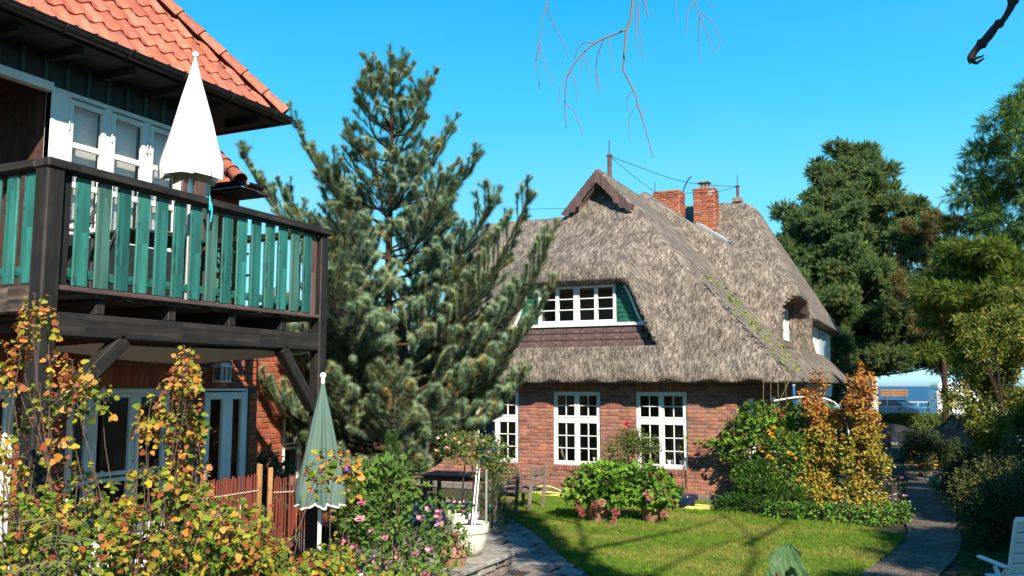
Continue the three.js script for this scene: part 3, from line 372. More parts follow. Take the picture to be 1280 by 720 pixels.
// ---------------------------------------------------------------- thatched house
rnd = rngOf(101);
const cottage = thing('thatched_house', 'brick house with grey thatched roof and white lattice windows across the lawn', 'house', [0, 0, 0]);
const ZF = -19.36, XR = -7.5, RY = 8.12;
function roofSDF(x, y, z) {
  const smax = (a, b, k) => { const h = Math.max(k - Math.abs(a - b), 0) / k; return Math.max(a, b) + h * h * k * .25; }, smin = (a, b, k) => -smax(-a, -b, k);
  const adx = Math.abs(x - XR), wob = .03 * (noise3(x * 1.3, y * 1.3, z * 1.3) - .5) + .05 * (noise3(x * .5 + 9, y * .5, z * .5) - .5);
  const sl = yy => adx * .7455 + (yy - RY) * .6665;                    // side slopes of the wing
  const ef = Math.max(0, 1 - (y - 2.58) / .9) * .10;                    // slight kick at the eaves
  const side = sl(y) - ef, front = ((z + 18.86) + (y - 2.58) * .507 - ef) * .892;
  let d = smax(side, front, .55);
  // gablet poking out over the top of the hip
  let gab = Math.max(sl(y) , z + 20.98, 7.02 - y); gab = Math.max(gab, -Math.max(sl(y) + .30, -(z + 21.6)));
  d = Math.min(d, gab);
  d = smax(d, -(z + 34), .2);
  // front eyebrow hood
  const yT = 2.4 + 2.92 * (1 - sstep(.9, 2.95, adx)); const back = -19.10 - z;
  const hood = smax((y - (yT + back * .62)) * .80, -back, .25);
  d = smin(d, Math.max(hood, back - 2.2, 2.6 - y, adx - 2.9), .5);
  // side eyebrow hood, facing +x
  const dz = Math.abs(z + 26.1), yS = 2.5 + 2.78 * (1 - sstep(.75, 2.7, dz)), bk = -3.12 - x;
  const hs = smax((y - (yS + bk * .66)) * .8, -bk, .25);
  d = smin(d, Math.max(hs, XR - x, dz - 2.7), .5);
  // rear block across the back
  const rb = smax((Math.abs(z + 32.4) * .716 + (y - 9.28) * .698), (x + 5.58) * .88 + (y - 9.28) * .47, .5);
  d = smin(d, Math.max(rb, -16.6 - x, 4.5 - y), .35);
  d += wob;
  // eaves
  d = smax(d, 2.57 + .02 * Math.sin(x * 7 + z * 5) - y, .08);
  // dormer openings
  const yO = adx < 1.28 ? 4.88 : 4.88 - 1.5 * sstep(1.2, 2.12, adx);
  d = smax(d, -Math.max(y - yO, 3.40 - y, -(z + 19.47), adx - 2.1), .05);
  d = Math.max(d, -Math.max(adx - 1.0, y - 4.8, 3.95 - y, -(z + 20.7)));
  const zo = z + 26.1, yQ = 4.92 - .4 * sstep(.8, 1.3, -zo) - 1.2 * sstep(1.1, 2.1, zo);
  d = smax(d, -Math.max(y - yQ, 3.46 - y, -(x + 3.62), -zo - 1.3, zo - 2.4), .05);
  d = Math.max(d, -Math.max(dz - .8, y - 4.7, 3.8 - y, -(x + 4.6)));
  return d;
}
{
  const net = surfaceNet(roofSDF, [-16.8, 2.4, -37.6], [-2.2, 9.6, -18.5], .085);
  const src = net.index, P = net.attributes.position;
  let g = net.toNonIndexed(); const p = g.attributes.position, n = g.attributes.normal, uv = new Float32Array(p.count * 2), a = V(), b = V(), c = V();
  const roof = part('roof', cottage), items = []; rnd = rngOf(103);
  const cols = [[.28, .26, .24], [.245, .228, .21], [.335, .315, .29], [.185, .17, .157], [.36, .34, .318], [.165, .15, .138], [.30, .27, .235]];
  for (let i = 0; i < p.count; i += 3) {
    a.fromBufferAttribute(p, i); b.fromBufferAttribute(p, i + 1); c.fromBufferAttribute(p, i + 2);
    const e = b.clone().sub(a).cross(c.clone().sub(a)), area = e.length() / 2; e.normalize();
    for (let k = 0; k < 3; k++) { const X = p.getX(i + k), Y = p.getY(i + k), Z = p.getZ(i + k); const top = Math.abs(e.y) > .95; uv[(i + k) * 2] = top ? X : Math.abs(e.x) > Math.abs(e.z) ? Z : X; uv[(i + k) * 2 + 1] = top ? Z : Y * 1.25; }
    if (e.y < -.15 && a.y > 2.8) continue; if (e.y < -.6) continue; if (e.z > .5 && a.x > -3.75 && a.y < 4.95 && a.z < -23.5 && a.z > -28 && a.y > 3.4) continue;
    const near = a.z > -28 ? 1 : .55, vis = e.x * -a.x + e.y * (2.5 - a.y) + e.z * -a.z > -.5; if (!vis) continue;
    let want = area * 3300 * near; 
    while (want > 0) { if (rnd() > want) break; want--;
      let u = rnd(), v = rnd(); if (u + v > 1) { u = 1 - u; v = 1 - v; }
      const q = a.clone().addScaledVector(b.clone().sub(a), u).addScaledVector(c.clone().sub(a), v);
      const dn = V(0, -1, 0).addScaledVector(e, e.y); if (dn.lengthSq() < .02) dn.set(R(-1, 1), 0, R(-1, 1)); dn.normalize();
      const d = dn.clone().addScaledVector(e, R(.0, .07)).add(V(R(-.3, .3), R(-.12, .12), R(-.3, .3)));
      const patch = fbm(q.x * .06 + q.z * .05 + 4, q.y * .08 + 1, 8, 3, 7), cc = tint(cols, .1); cc.multiplyScalar(lerp(.66, 1.04, patch) * lerp(.86, 1.1, fbm((Math.abs(e.x) > Math.abs(e.z) ? q.z : q.x) * .12 + 3, q.y * .03, 16, 4, 29)));
      items.push({ p: q.addScaledVector(e, -.01), d, n: e, s: R(.6, 1.3) * (q.y < 2.74 ? .4 : 1), c: cc });
    }
  }
  g.setAttribute('uv', new THREE.BufferAttribute(uv, 2));
  mesh('thatch', g, mThatch, roof);
  const st = new THREE.BufferGeometry(); st.setAttribute('position', new THREE.Float32BufferAttribute([-.0034, 0, 0, .0034, 0, 0, .0028, .05, 0, -.0028, .05, 0], 3)); st.setAttribute('normal', new THREE.Float32BufferAttribute([0, 0, 1, 0, 0, 1, 0, 0, 1, 0, 0, 1], 3)); st.setAttribute('uv', new THREE.Float32BufferAttribute(new Array(8).fill(0), 2)); st.setIndex([0, 1, 2, 0, 2, 3]);
  scatter('straw', roof, st, mStraw, items);
  console.log('straw', items.length, 'thatch tris', p.count / 3);
}
{
  rnd = rngOf(111);
  const H = cottage;
  const winX = [-10.14, -8.07, -6.05], WW = 1.16, WH = 1.69, WY = .67;
  brickWall(H, [0, 0, ZF], 0, -14.6, -3.79, .14, 3.0, [...winX.map(x => [x, WY, x + WW, WY + WH]), [-14.12, .1, -13.4, 2.1]], { parts: 300, mats: brickMats, headers: false, rank: q => (q[2] < 2.2 ? 20 : 0) + q[0] + (q[0] > -8.9 && q[0] < -6.8 ? 1 : 0) });
  brickWall(H, [-3.79, 0, ZF - .006], PI / 2, 0, 8.6, .14, 3.0, [[1.2, .7, 2.3, 2.2], [4.6, .7, 5.6, 2.2]], { parts: 0, mats: brickMats, rank: () => 0 });
  const pl = []; for (let x = -14.6; x < -3.9; x += .55) pl.push(box(.53, .17, .3, x + .27, .06, ZF - .105, .02)); mesh('plinth', pl, mStone[3], H);
  const lights = [[.05, 1.09, .56, 1.64, 2, 2], [.60, 1.09, 1.11, 1.64, 2, 2], [.05, .05, .56, 1.0, 2, 3], [.60, .05, 1.11, 1.0, 2, 3]];
  for (const x of winX) {
    windowPart(H, [x, WY, ZF - .03], 0, WW, WH, lights, { bars: [[.545, .04, .615, 1.66], [.04, .985, 1.12, 1.105]], frame: .05, sash: .042, muntin: .023, room: 1.8 });
    for (let k = 0; k < 15; k++) { const m = mesh('sill_brick', cbox(.066, .115, .2, .008), brickMats[[4, 2, 6][k % 3]], H); m.position.set(x + .04 + k * .078, WY - .065, ZF - .07); m.rotation.x = .08; }
    for (let k = 0; k < 15; k++) { const m = mesh('lintel_brick', cbox(.066, .23, .1, .008), pick(brickMats), H); m.position.set(x + .04 + k * .078, WY + WH + .12, ZF - .04); }
  }
  windowPart(H, [-3.82, .7, ZF - 1.2], PI / 2, 1.1, 1.5, [[.04, .04, .54, 1.46, 2, 3], [.56, .04, 1.06, 1.46, 2, 3]], {});
  windowPart(H, [-3.82, .7, ZF - 4.6], PI / 2, 1.0, 1.5, [[.04, .04, .49, 1.46, 2, 3], [.51, .04, .96, 1.46, 2, 3]], {});
  // white garden door in the shade of the pine
  const dr = windowPart(H, [-14.12, .1, ZF - .03], 0, .72, 2.0, [[.05, .85, .67, 1.95, 2, 2], [.05, .08, .67, .8, 1, 1]], { name: 'door', sash: .09, room: 1.2 });
  mesh('handle', [box(.03, .14, .02, .63, 1.0, .02), tube([[.63, 1.02, .02], [.63, 1.02, .05], [.56, 1.02, .055]], .008, 6, 5)], mSteel, dr);
  // front dormer: two windows of six panes, green side panels, brown boards
  const dz = -19.46;
  const D = part('dormer', H, [XR, 0, dz], 0);
  const fr = [], S6 = (x0, x1) => { const nc = 2, nr = 3, y0 = 3.96, y1 = 4.86, w = (x1 - x0); fr.push(box(.07, y1 - y0, .08, x0 + .035, (y0 + y1) / 2, 0), box(.07, y1 - y0, .08, x1 - .035, (y0 + y1) / 2, 0), box(w - .14, .07, .078, (x0 + x1) / 2, y0 + .035, 0), box(w - .14, .06, .078, (x0 + x1) / 2, y1 - .03, 0), box(.085, y1 - y0 - .13, .076, (x0 + x1) / 2, (y0 + y1) / 2, 0));
    const hw = (w - .14 - .085) / 2; for (let r = 1; r < nr; r++) for (const s of [0, 1]) fr.push(box(hw, .026, .05, x0 + .07 + hw / 2 + s * (hw + .085), y0 + .07 + r * (y1 - y0 - .13) / nr, .003, .004));
    for (let r = 0; r < nr; r++) for (const s of [0, 1]) { const q = mesh('pane', new THREE.PlaneGeometry(hw, .25), mGlass, D); q.position.set(x0 + .07 + hw / 2 + s * (hw + .085), y0 + .07 + (r + .5) * (y1 - y0 - .13) / nr, -.012); q.rotation.y = R(-.006, .006); } };
  S6(-.98, -.003); S6(.003, .98);
  fr.push(box(3.36, .075, .15, 0, 3.915, .03));
  mesh('window_frame', fr, mWhite, D);
  for (const s of [-1, 1]) {
    const curve = t => { const a = lerp(1.2, 1.68, t); return [a, 4.86 - 1.0 * sstep(1.12, 1.72, a)]; };
    for (let k = 0; k < 8; k++) { const y0 = 3.955 + k * .112, y1 = y0 + .108; let xr = 1.68; for (let t = 0; t <= 1; t += .02) { const [a, yy] = curve(t); if (yy < y0 + .05) { xr = a; break; } } const w = xr - .985; if (w < .05) continue; const m = mesh('side_board', box(w, y1 - y0, .03, s * (.985 + w / 2), (y0 + y1) / 2, -.01, .008), std([.012, .16, .10], .5, { map: grainTex }), D); }
    const tr = []; for (let t = 0; t < 1; t += .1) { const [a, y] = curve(t), [b, yy] = curve(t + .1); tr.push(bar(V(s * a, y, .03), V(s * b, yy, .03), .055, .09, .008, V(0, 0, 1))); } mesh('trim', tr, mWhite, D);
  }
  for (let k = 0; k < 3; k++) { const hw = [1.62, 1.78, 1.95][k]; const m = mesh('board', box(hw * 2, .15, .04, 0, 0, 0, .008), mBrownWood, D); m.position.set(0, 3.79 - k * .158, .05 + .03 * k); m.rotation.x = -.22; }
  mesh('interior', [box(2.1, 1.1, .04, 0, 4.35, -1.1)], mRoom, D);
  // side dormer
  const E = part('dormer', H, [-3.72, 0, -26.1], PI / 2), f2 = [];
  for (const s of [-1, 0, 1]) f2.push(box(.07, .95, .07, s * .72, 4.24, 0)); f2.push(box(1.5, .07, .068, 0, 3.79, 0), box(1.5, .07, .068, 0, 4.7, 0)); for (const s of [-.36, .36]) { f2.push(box(.03, .86, .05, s, 4.24, 0, .004)); for (const y of [4.1, 4.4]) f2.push(box(.65, .028, .04, s, y, .004, .004)); }
  mesh('window_frame', f2, mWhite, E); for (const s of [-.54, -.18, .18, .54]) for (const y of [3.96, 4.25, 4.54]) mesh('pane', new THREE.PlaneGeometry(.33, .27).translate(s, y, -.01), mGlass, E);
  for (let k = 0; k < 2; k++) mesh('board', box(2.3 + k * .3, .14, .04, 0, 3.66 - k * .13, .05 + k * .1, .01), mBrownWood, E);
  // gable boards with scalloped feet
  const BB = part('gablet', H, [XR, 0, -20.97], 0);
  for (const s of [-1, 1]) {
    const pts = [[0, 8.02], [.98, 6.93], [.80, 6.86], [.74, 6.96], [.62, 6.95], [.57, 7.08], [.46, 7.1], [.42, 7.24], [0, 7.70]].map(([x, y]) => [s * x, y]); if (s < 0) pts.reverse();
    mesh('barge_board', boxUV(extr(pts, .05, .006)), mBrownWood, BB);
  }
  // rear block: pale upper wall with white window and blue-white shutters
  mesh('wall', box(.3, 2.6, 8.0, -3.62, 3.4, -32.4, .01), std([.62, .64, .62], .85, { map: dirtyWhite }), H);
  windowPart(H, [-3.46, 3.4, -30.2], PI / 2, 2.2, 1.05, [[.05, .05, .72, 1.0, 2, 3], [.76, .05, 1.44, 1.0, 2, 3], [1.48, .05, 2.15, 1.0, 2, 3]], { room: 0 });
  for (let k = 0; k < 10; k++) mesh('shutter_board', box(.03, 1.15, .2, -3.45, 3.9, -32.75 - k * .215, .006), std([.42, .60, .66], .6, { map: grainTex }), H);
  // chimneys
  const chim = (x, y0, y1, z, w, d, label) => {
    const c = part('chimney', H, [x, 0, z], 0), geos = []; mesh('core', box(w - .02, y1 - y0, d - .02, 0, (y0 + y1) / 2, 0), mortar, c); c.userData.label = label;
    for (let r = 0; r < (y1 - y0) / .083; r++) { const y = y0 + (r + .5) * .083, lip = r > (y1 - y0) / .083 - 3 ? .025 : 0, W = w + lip, Dd = d + lip; for (const [len, ox, oz, rot] of [[W, 0, Dd / 2, 0], [W, 0, -Dd / 2, 0], [Dd, W / 2, 0, 1], [Dd, -W / 2, 0, 1]]) { const n = Math.round(len / .25); for (let k = 0; k < n; k++) { if (rnd() < .02) continue; const u = -len / 2 + (k + .5) * len / n + (r % 2 ? .06 : 0) * (k === n - 1 ? -1 : 1) * .5; const g = cbox(len / n - .012, .07, .1, .008); if (rot) g.rotateY(PI / 2).translate(ox - Math.sign(ox) * .045 + R(-.006, .006), y, u); else g.translate(u, y, oz - Math.sign(oz) * .045 + R(-.006, .006)); const cc = pick(orangeMats).color, ca = new Float32Array(g.attributes.position.count * 3), kk = R(.8, 1.15); for (let q = 0; q < ca.length; q += 3) { ca[q] = cc.r * kk; ca[q + 1] = cc.g * kk * 1.15; ca[q + 2] = cc.b * kk * 1.3; } g.setAttribute('color', new THREE.BufferAttribute(ca, 3)); geos.push(g); } } }
    mesh('brickwork', mergeGeometries(geos), brickRowMat, c).userData = { kind: 'stuff' }; return c;
  };
  const c1 = chim(-7.58, 7.4, 8.86, -28.3, .88, .75, 'plain orange brick chimney on the front ridge');
  mesh('rod', tube([[-.42, 8.9, .2], [-.42, 9.28, .2]], .012, 2, 5), mBlackMetal, c1);
  mesh('flue_pipe', tube([[.4, 8.7, -.2], [.45, 9.0, -.2], [.62, 9.35, -.2], [.72, 9.42, -.2]], .02, 10, 6), mBlackMetal, c1);
  const c2 = chim(-7.05, 8.0, 9.56, -31.4, .78, .7, 'weathered brick chimney with a small metal cap');
  mesh('cowl', [box(.34, .05, .34, -.05, 9.6, 0), ...[[-1, -1], [1, -1], [-1, 1], [1, 1], [0, 1], [0, -1]].map(([a, b]) => box(.07, .2, .07, -.05 + a * .12, 9.7, b * .12)), box(.44, .045, .44, -.05, 9.83, 0)], std([.3, .29, .28], .6, { map: speckTex }), c2);
  // ridge posts with lightning rods
  for (const [x, y, z, h, b] of [[-7.42, 7.95, -21.75, .62, 0], [-14.7, 9.2, -32.4, .5, 0], [-6.1, 9.2, -32.4, .62, 1]]) {
    const q = part('ridge_post', H, [x, y, z], 0); mesh('post', [box(.1, h, .1, 0, h / 2, 0, .012), box(.14, .05, .14, 0, h, 0, .01)], mBrownWood, q); if (b) mesh('base', box(.34, .2, .3, 0, .1, 0, .03), mStone[1], q); mesh('rod', tube([[0, h, 0], [0, h + .42, 0]], .014, 2, 5), mBlackMetal, q);
  }
  const wires = []; const sag = (a, b, s) => wires.push(tube([a, a.clone().lerp(b, .5).add(V(0, -s, 0)), b], .009, 14, 4));
  sag(V(-7.42, 8.55, -21.75), V(-6.1, 9.8, -32.4), .25); sag(V(-7.42, 8.55, -21.75), V(-7.1, 8.3, -27.5), .1); sag(V(-6.1, 9.8, -32.4), V(-7.3, 9.0, -29), .1); sag(V(-14.7, 9.7, -32.4), V(-9.5, 9.55, -31.8), .12);
  mesh('lightning_wire', wires, mBlackMetal, H);
  // roof window
  const sk = part('skylight', H, [-5.72, 6.98, -26.3], 0); sk.rotation.z = -.6; mesh('frame', [box(1.15, .2, .75, 0, .02, 0, .01)], std([.33, .35, .36], .4, { metalness: .5 }), sk); mesh('pane', box(.95, .02, .56, 0, .125, 0, .004), std([.5, .58, .62], .08), sk);
}
// ---------------------------------------------------------------- brick house with tiled roof
rnd = rngOf(201);
const villa = thing('brick_house', 'orange brick house with red clay tile roof and white upper windows', 'house', [0, 0, 0]);
{
  const H = villa, XW = -7.7;
  brickWall(H, [XW, 0, 0], PI / 2, 3.2, 8.76, .22, 2.47, [[6.04, .95, 7.36, 2.47], [4.5, .95, 5.5, 2.47], [7.86, .2, 8.61, 2.47]], { course: .084, len: .25, parts: 190, mats: orangeMats, mortar: mortarRed, rank: q => q[0] });
  const top = part('wall', H, [XW, 0, 0], PI / 2);
  mesh('mortar', boxUV(new THREE.BoxGeometry(4.26, .6, .24).translate(5.33, 2.77, -.126)), mortar, top);
  brickWall(H, [XW, 0, 0], PI / 2, 7.465, 8.76, 2.472, 3.06, [], { course: .084, len: .25, parts: 28, mats: orangeMats, mortar: mortarRed, rank: q => q[0] });
  const sg = cbox(.07, .245, .1, .006);
  for (let r = 0; r < 2; r++) for (let u = 5.9; u < 7.4; u += .082) { const m = mesh('brick', sg, pick(orangeMats), top); m.position.set(u + .03, 2.6 + r * .257, -.046 + R(-.003, .003)); }
  mesh('brickwork', boxUV(new THREE.BoxGeometry(2.7, .5, .09).translate(4.55, 2.73, -.05)), orangeMats[1], top).userData = { kind: 'stuff' };
  mesh('wall', [boxUV(new THREE.BoxGeometry(1.2, 2.9, .2).translate(-8.45, 1.65, -8.57))], orangeMats[3], H);
  windowPart(H, [XW - .02, .95, -6.04], PI / 2, 1.32, 1.52, [[.05, .62, .28, 1.47, 1, 1], [.33, .62, .82, 1.47, 1, 1], [.87, .62, 1.27, 1.47, 1, 1], [.05, .05, .28, .6, 1, 1], [.33, .05, .82, .6, 1, 1], [.87, .05, 1.27, .6, 1, 1]].map(l => l), { bars: [[.27, .04, .34, 1.49], [.81, .04, .88, 1.49]], room: 1.5, roomMat: mRoom, sill: 1 });
  windowPart(H, [XW - .02, .95, -4.5], PI / 2, 1.0, 1.52, [[.05, .05, .48, 1.47, 1, 2], [.52, .05, .95, 1.47, 1, 2]], { room: 1.5, sill: 1 });
  const d = windowPart(H, [XW - .02, .22, -7.86], PI / 2, .75, 2.25, [[.03, .03, .40, 2.2, 1, 1], [.40, .03, .72, 2.2, 1, 1]], { name: 'door', frame: .035, sash: .085, room: 1.5 });
  mesh('handle', [box(.025, .16, .015, .36, 1.05, .02), tube([[.36, 1.08, .02], [.36, 1.08, .05], [.29, 1.08, .055]], .008, 6, 5)], mSteel, d);
  // setback wing
  brickWall(H, [-9.0, 0, 0], PI / 2, 9.1, 14.4, .2, 3.3, [[10.84, .9, 11.3, 2.25]], { course: .083, len: .25, parts: 42, mats: orangeMats, mortar, rank: q => (q[2] > .8 ? 5 : 0) - q[0] });
  windowPart(H, [-9.02, .9, -10.84], PI / 2, .46, 1.35, [[.03, .03, .43, .66, 1, 1], [.03, .69, .43, 1.32, 1, 1]], { frame: .03, sash: .04, room: 1 });
  mesh('wall', [boxUV(new THREE.BoxGeometry(3.4, 1.95, .5).translate(-10.82, 4.28, -9.6))], orangeMats[1], H);
  // upper storey: dark boards with battens, white window band, loggia opening
  const up = part('upper_wall', H, [XW, 0, 0], PI / 2), mDark = std([.018, .03, .032], .65, { map: grainTex }), mTeal = std([.02, .10, .10], .6, { map: grainTex });
  for (let u = 2.9; u < 7.8; u += .245) { const w = Math.min(.24, 7.83 - u); mesh('board', box(w, .42, .03, u + w / 2, 5.66, -.03), mDark, up); mesh('batten', box(.035, .42, .03, u, 5.66, -.01), mTeal, up); }
  for (let u = 5.7; u < 7.3; u += .245) mesh('board', box(.24, .8, .03, u + .12, 3.63, -.03), mDark, up);
  mesh('post', box(.1, 2.7, .12, 7.43, 4.55, -.05), mBrownWood, up); mesh('board', box(.09, 2.7, .05, 7.53, 4.55, -.05), mTeal, up); mesh('post', box(.16, 2.7, .12, 7.66, 4.55, -.05), mBrownWood, up); mesh('board', box(.09, 2.7, .1, 7.785, 4.55, -.05), mTeal, up);
  mesh('header', box(2.8, .09, .1, 4.28, 5.43, -.03), mWhite, up);
  mesh('end_wall', box(.08, 2.7, 3.5, 7.79, 4.55, -1.86), mDark, up);
  const w = windowPart(H, [XW - .01, 4.0, -5.68], PI / 2, 1.7, 1.45, [[.2, .05, .645, 1.38, 1, 3], [.71, .05, 1.17, 1.38, 1, 3], [1.22, .05, 1.66, 1.38, 1, 3]], { bars: [[.0, 0, .22, 1.43], [.63, .0, .73, 1.43], [1.15, .04, 1.24, 1.43]], frame: .05, sash: .055, muntin: .06, room: 0 });
  const bl = []; for (const [a, b] of [[.22, .64], [.74, 1.15], [1.24, 1.64]]) for (let y = .07; y < 1.36; y += .024) { const q = new THREE.BoxGeometry(b - a, .021, .003); q.rotateX(.5).translate((a + b) / 2, y, -.13); bl.push(q); }
  mesh('blind', boxUV(join(bl)), std([.74, .76, .76], .6), w);
  for (const u of [.2, .71, 1.18, 1.22]) for (const y of [.35, 1.1]) mesh('hinge', box(.014, .1, .02, u, y, .012, .003), std([.5, .5, .5], .4, { metalness: .5 }), w);
  mesh('interior', [box(4.8, 2.4, .05, 5.2, 4.5, -2.4), box(4.8, .05, 2.4, 5.2, 5.5, -1.3), box(.05, 2.4, 2.3, 5.74, 4.4, -1.25), box(4.8, .06, 2.4, 5.2, 3.2, -1.3)], mRoomDark, up);
  // roof: deck, soffit, tiles, hip caps, gutter
  const roof = part('roof', H), tri = (l) => { const g = new THREE.BufferGeometry().setFromPoints(l.map(q => V(...q))); g.computeVertexNormals(); return boxUV(g); };
  const A = [-7.24, 5.80, -2.2], B = [-7.24, 5.80, -8.4], Hh = [-10.44, 9.64, -5.2], G = [-10.44, 9.64, -2.2], Cc = [-13.64, 5.80, -8.4];
  mesh('deck', tri([A, B, Hh, A, Hh, G, B, Cc, Hh]), mDarkWood, roof);
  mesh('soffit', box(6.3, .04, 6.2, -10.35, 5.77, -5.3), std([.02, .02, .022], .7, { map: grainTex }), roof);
  for (let z = -8.1; z < -3; z += .62) mesh('rafter_end', box(.5, .09, .07, -7.5, 5.715, z), mDarkWood, roof);
  const tg = []; for (let v = 0; v < 3; v++) {
    const n = 10, W = .232, L = .40, pos = [], idx = [], hgt = t => .024 * Math.cos(2 * PI * (t - .3)) + .008 * Math.cos(4 * PI * (t - .3));
    for (let i = 0; i <= n; i++) { const t = i / n, h = hgt(t) + R(-.001, .001); pos.push((t - .5) * W, 0, h + .028, (t - .5) * W, L, h + .004, (t - .5) * W, 0, h + .028, (t - .5) * W, 0, h + .010); }
    for (let i = 0; i < n; i++) { const a = i * 4; idx.push(a, a + 4, a + 1, a + 1, a + 4, a + 5, a + 2, a + 3, a + 6, a + 3, a + 7, a + 6); }
    const g = new THREE.BufferGeometry(); g.setAttribute('position', new THREE.Float32BufferAttribute(pos, 3)); g.setIndex(idx); g.setAttribute('uv', new THREE.Float32BufferAttribute(pos.reduce((o, _, i) => (i % 3 === 0 && o.push(pos[i] * 1.2 + v * .3, pos[i + 1] * 1.2 + v * .37), o), []), 2)); g.computeVertexNormals(); tg.push(g);
  }
  const ax = V(0, 0, -1), ay = V(-1, 1.2, 0).normalize(), az = ax.clone().cross(ay), basis = new THREE.Matrix4().makeBasis(ax, ay, az), quat = new THREE.Quaternion().setFromRotationMatrix(basis);
  let nt = 0;
  for (let r = 0; r < 12; r++) for (let k = 0; k < 26; k++) {
    const s = r * .325, z = -8.36 + (k + .5) * .226, inset = s / 1.562; if (z < -8.36 + inset + .0) continue; if (r > 3.2 + 1.6 * Math.max(0, (-z - 4.2) / .8) || nt >= 290) continue; nt++;
    const m = mesh('tile', pick(tg), pick(tileMats), roof); m.position.set(-7.20 - inset, 5.86 + inset * 1.2, z); m.quaternion.copy(quat); m.rotateZ(R(-.012, .012)); m.rotateX(R(-.008, .008));
  }
  const hd = V(-1, 1.2, 1).normalize(), capG = (() => { const pr = []; const g = new THREE.CylinderGeometry(.085, .115, .40, 14, 1, true, -PI / 2 - .25, PI + .5); const g2 = new THREE.CylinderGeometry(.075, .10, .40, 14, 1, true, -PI / 2 - .25, PI + .5); return join([g, g2]); })();
  for (let i = 0; i < 11; i++) { const m = mesh('hip_tile', capG, pick(tileMats), roof); m.position.set(-7.24, 5.87, -8.38).addScaledVector(hd, .12 + i * .335).add(V(.035, .06, -.035)); const y = hd, z = V(1, .0, -1).normalize().addScaledVector(hd, 0), up2 = V(.55, .9, -.55).addScaledVector(hd, -V(.55, .9, -.55).dot(hd)).normalize(), x = y.clone().cross(up2); m.quaternion.setFromRotationMatrix(new THREE.Matrix4().makeBasis(x, y, up2)); m.rotateX(.035); }
  const half = (len) => { const pts = [], ro = .068, ri = .06; for (let i = 0; i <= 12; i++) { const a = PI + i / 12 * PI; pts.push([Math.cos(a) * ro, Math.sin(a) * ro]); } for (let i = 12; i >= 0; i--) { const a = PI + i / 12 * PI; pts.push([Math.cos(a) * ri, Math.sin(a) * ri]); } return extr(pts, len); };
  mesh('gutter', [boxUV(half(6.3)).translate(-7.13, 5.83, -8.5), boxUV(extr([...Array(13)].map((_, i) => { const a = PI + i / 12 * PI; return [Math.cos(a) * .068, Math.sin(a) * .068]; }), .012)).translate(-7.13, 5.83, -8.515), tube([[-7.06, 5.83, -8.5], [-7.06, 5.83, -2.2]], .009, 2, 6)], mGutter, roof);
  mesh('gutter_side', boxUV(half(2.4)).rotateY(-PI / 2).translate(-7.08, 5.83, -8.53), mGutter, roof);
  for (let z = -8.2; z < -3; z += .72) { const pts = []; for (let i = 0; i <= 10; i++) { const a = PI + i / 10 * PI; pts.push([-7.13 + Math.cos(a) * .076, 5.83 + Math.sin(a) * .076, z]); } mesh('gutter_bracket', [tube(pts, .009, 14, 5)], mGutter, roof); }
  // lower roof of the wing behind
  const wr = part('wing_roof', H);
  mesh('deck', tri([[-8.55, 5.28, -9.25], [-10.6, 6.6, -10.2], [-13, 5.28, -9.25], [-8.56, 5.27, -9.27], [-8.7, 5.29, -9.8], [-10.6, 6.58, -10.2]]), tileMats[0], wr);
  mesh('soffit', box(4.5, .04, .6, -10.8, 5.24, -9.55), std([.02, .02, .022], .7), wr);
  const q2 = new THREE.Quaternion().setFromRotationMatrix(new THREE.Matrix4().makeBasis(V(1, 0, 0), V(0, 1.39, -1).normalize(), V(1, 0, 0).cross(V(0, 1.39, -1).normalize())));
  for (let i = 0; i < 5; i++) { const a = V(-8.58, 5.36, -9.28), h2 = V(-2.05, 1.32, -.95).normalize(), b = a.clone().addScaledVector(h2, i * .33); mesh('hip_tile', tube([b, b.clone().addScaledVector(h2, .37)], .1, 2, 10, .075), pick(tileMats), wr); }
  mesh('gutter', [boxUV(half(3)).rotateY(-PI / 2).translate(-8.42, 5.3, -9.15), boxUV(half(.3)).translate(-8.45, 5.3, -9.55)], mGutter, wr);
}
{ // wall lantern
  const l = thing('wall_lantern', 'small white box lantern on the brick wall above the glass door', 'lantern', [-7.69, 2.53, -8.03], PI / 2);
  mesh('cap', [box(.2, .03, .15, 0, .2, .08), box(.15, .03, .11, 0, .225, .08)], mWhite, l); mesh('base', [box(.18, .025, .14, 0, .02, .08)], mWhite, l);
  for (const [x, z] of [[-.075, .02], [.075, .02], [-.075, .14], [.075, .14], [0, .14]]) mesh('bar', box(.014, .16, .014, x, .11, z, .003), mWhite, l); mesh('glass', box(.13, .15, .1, 0, .11, .08, .004), std([.1, .16, .18], .1), l);
}
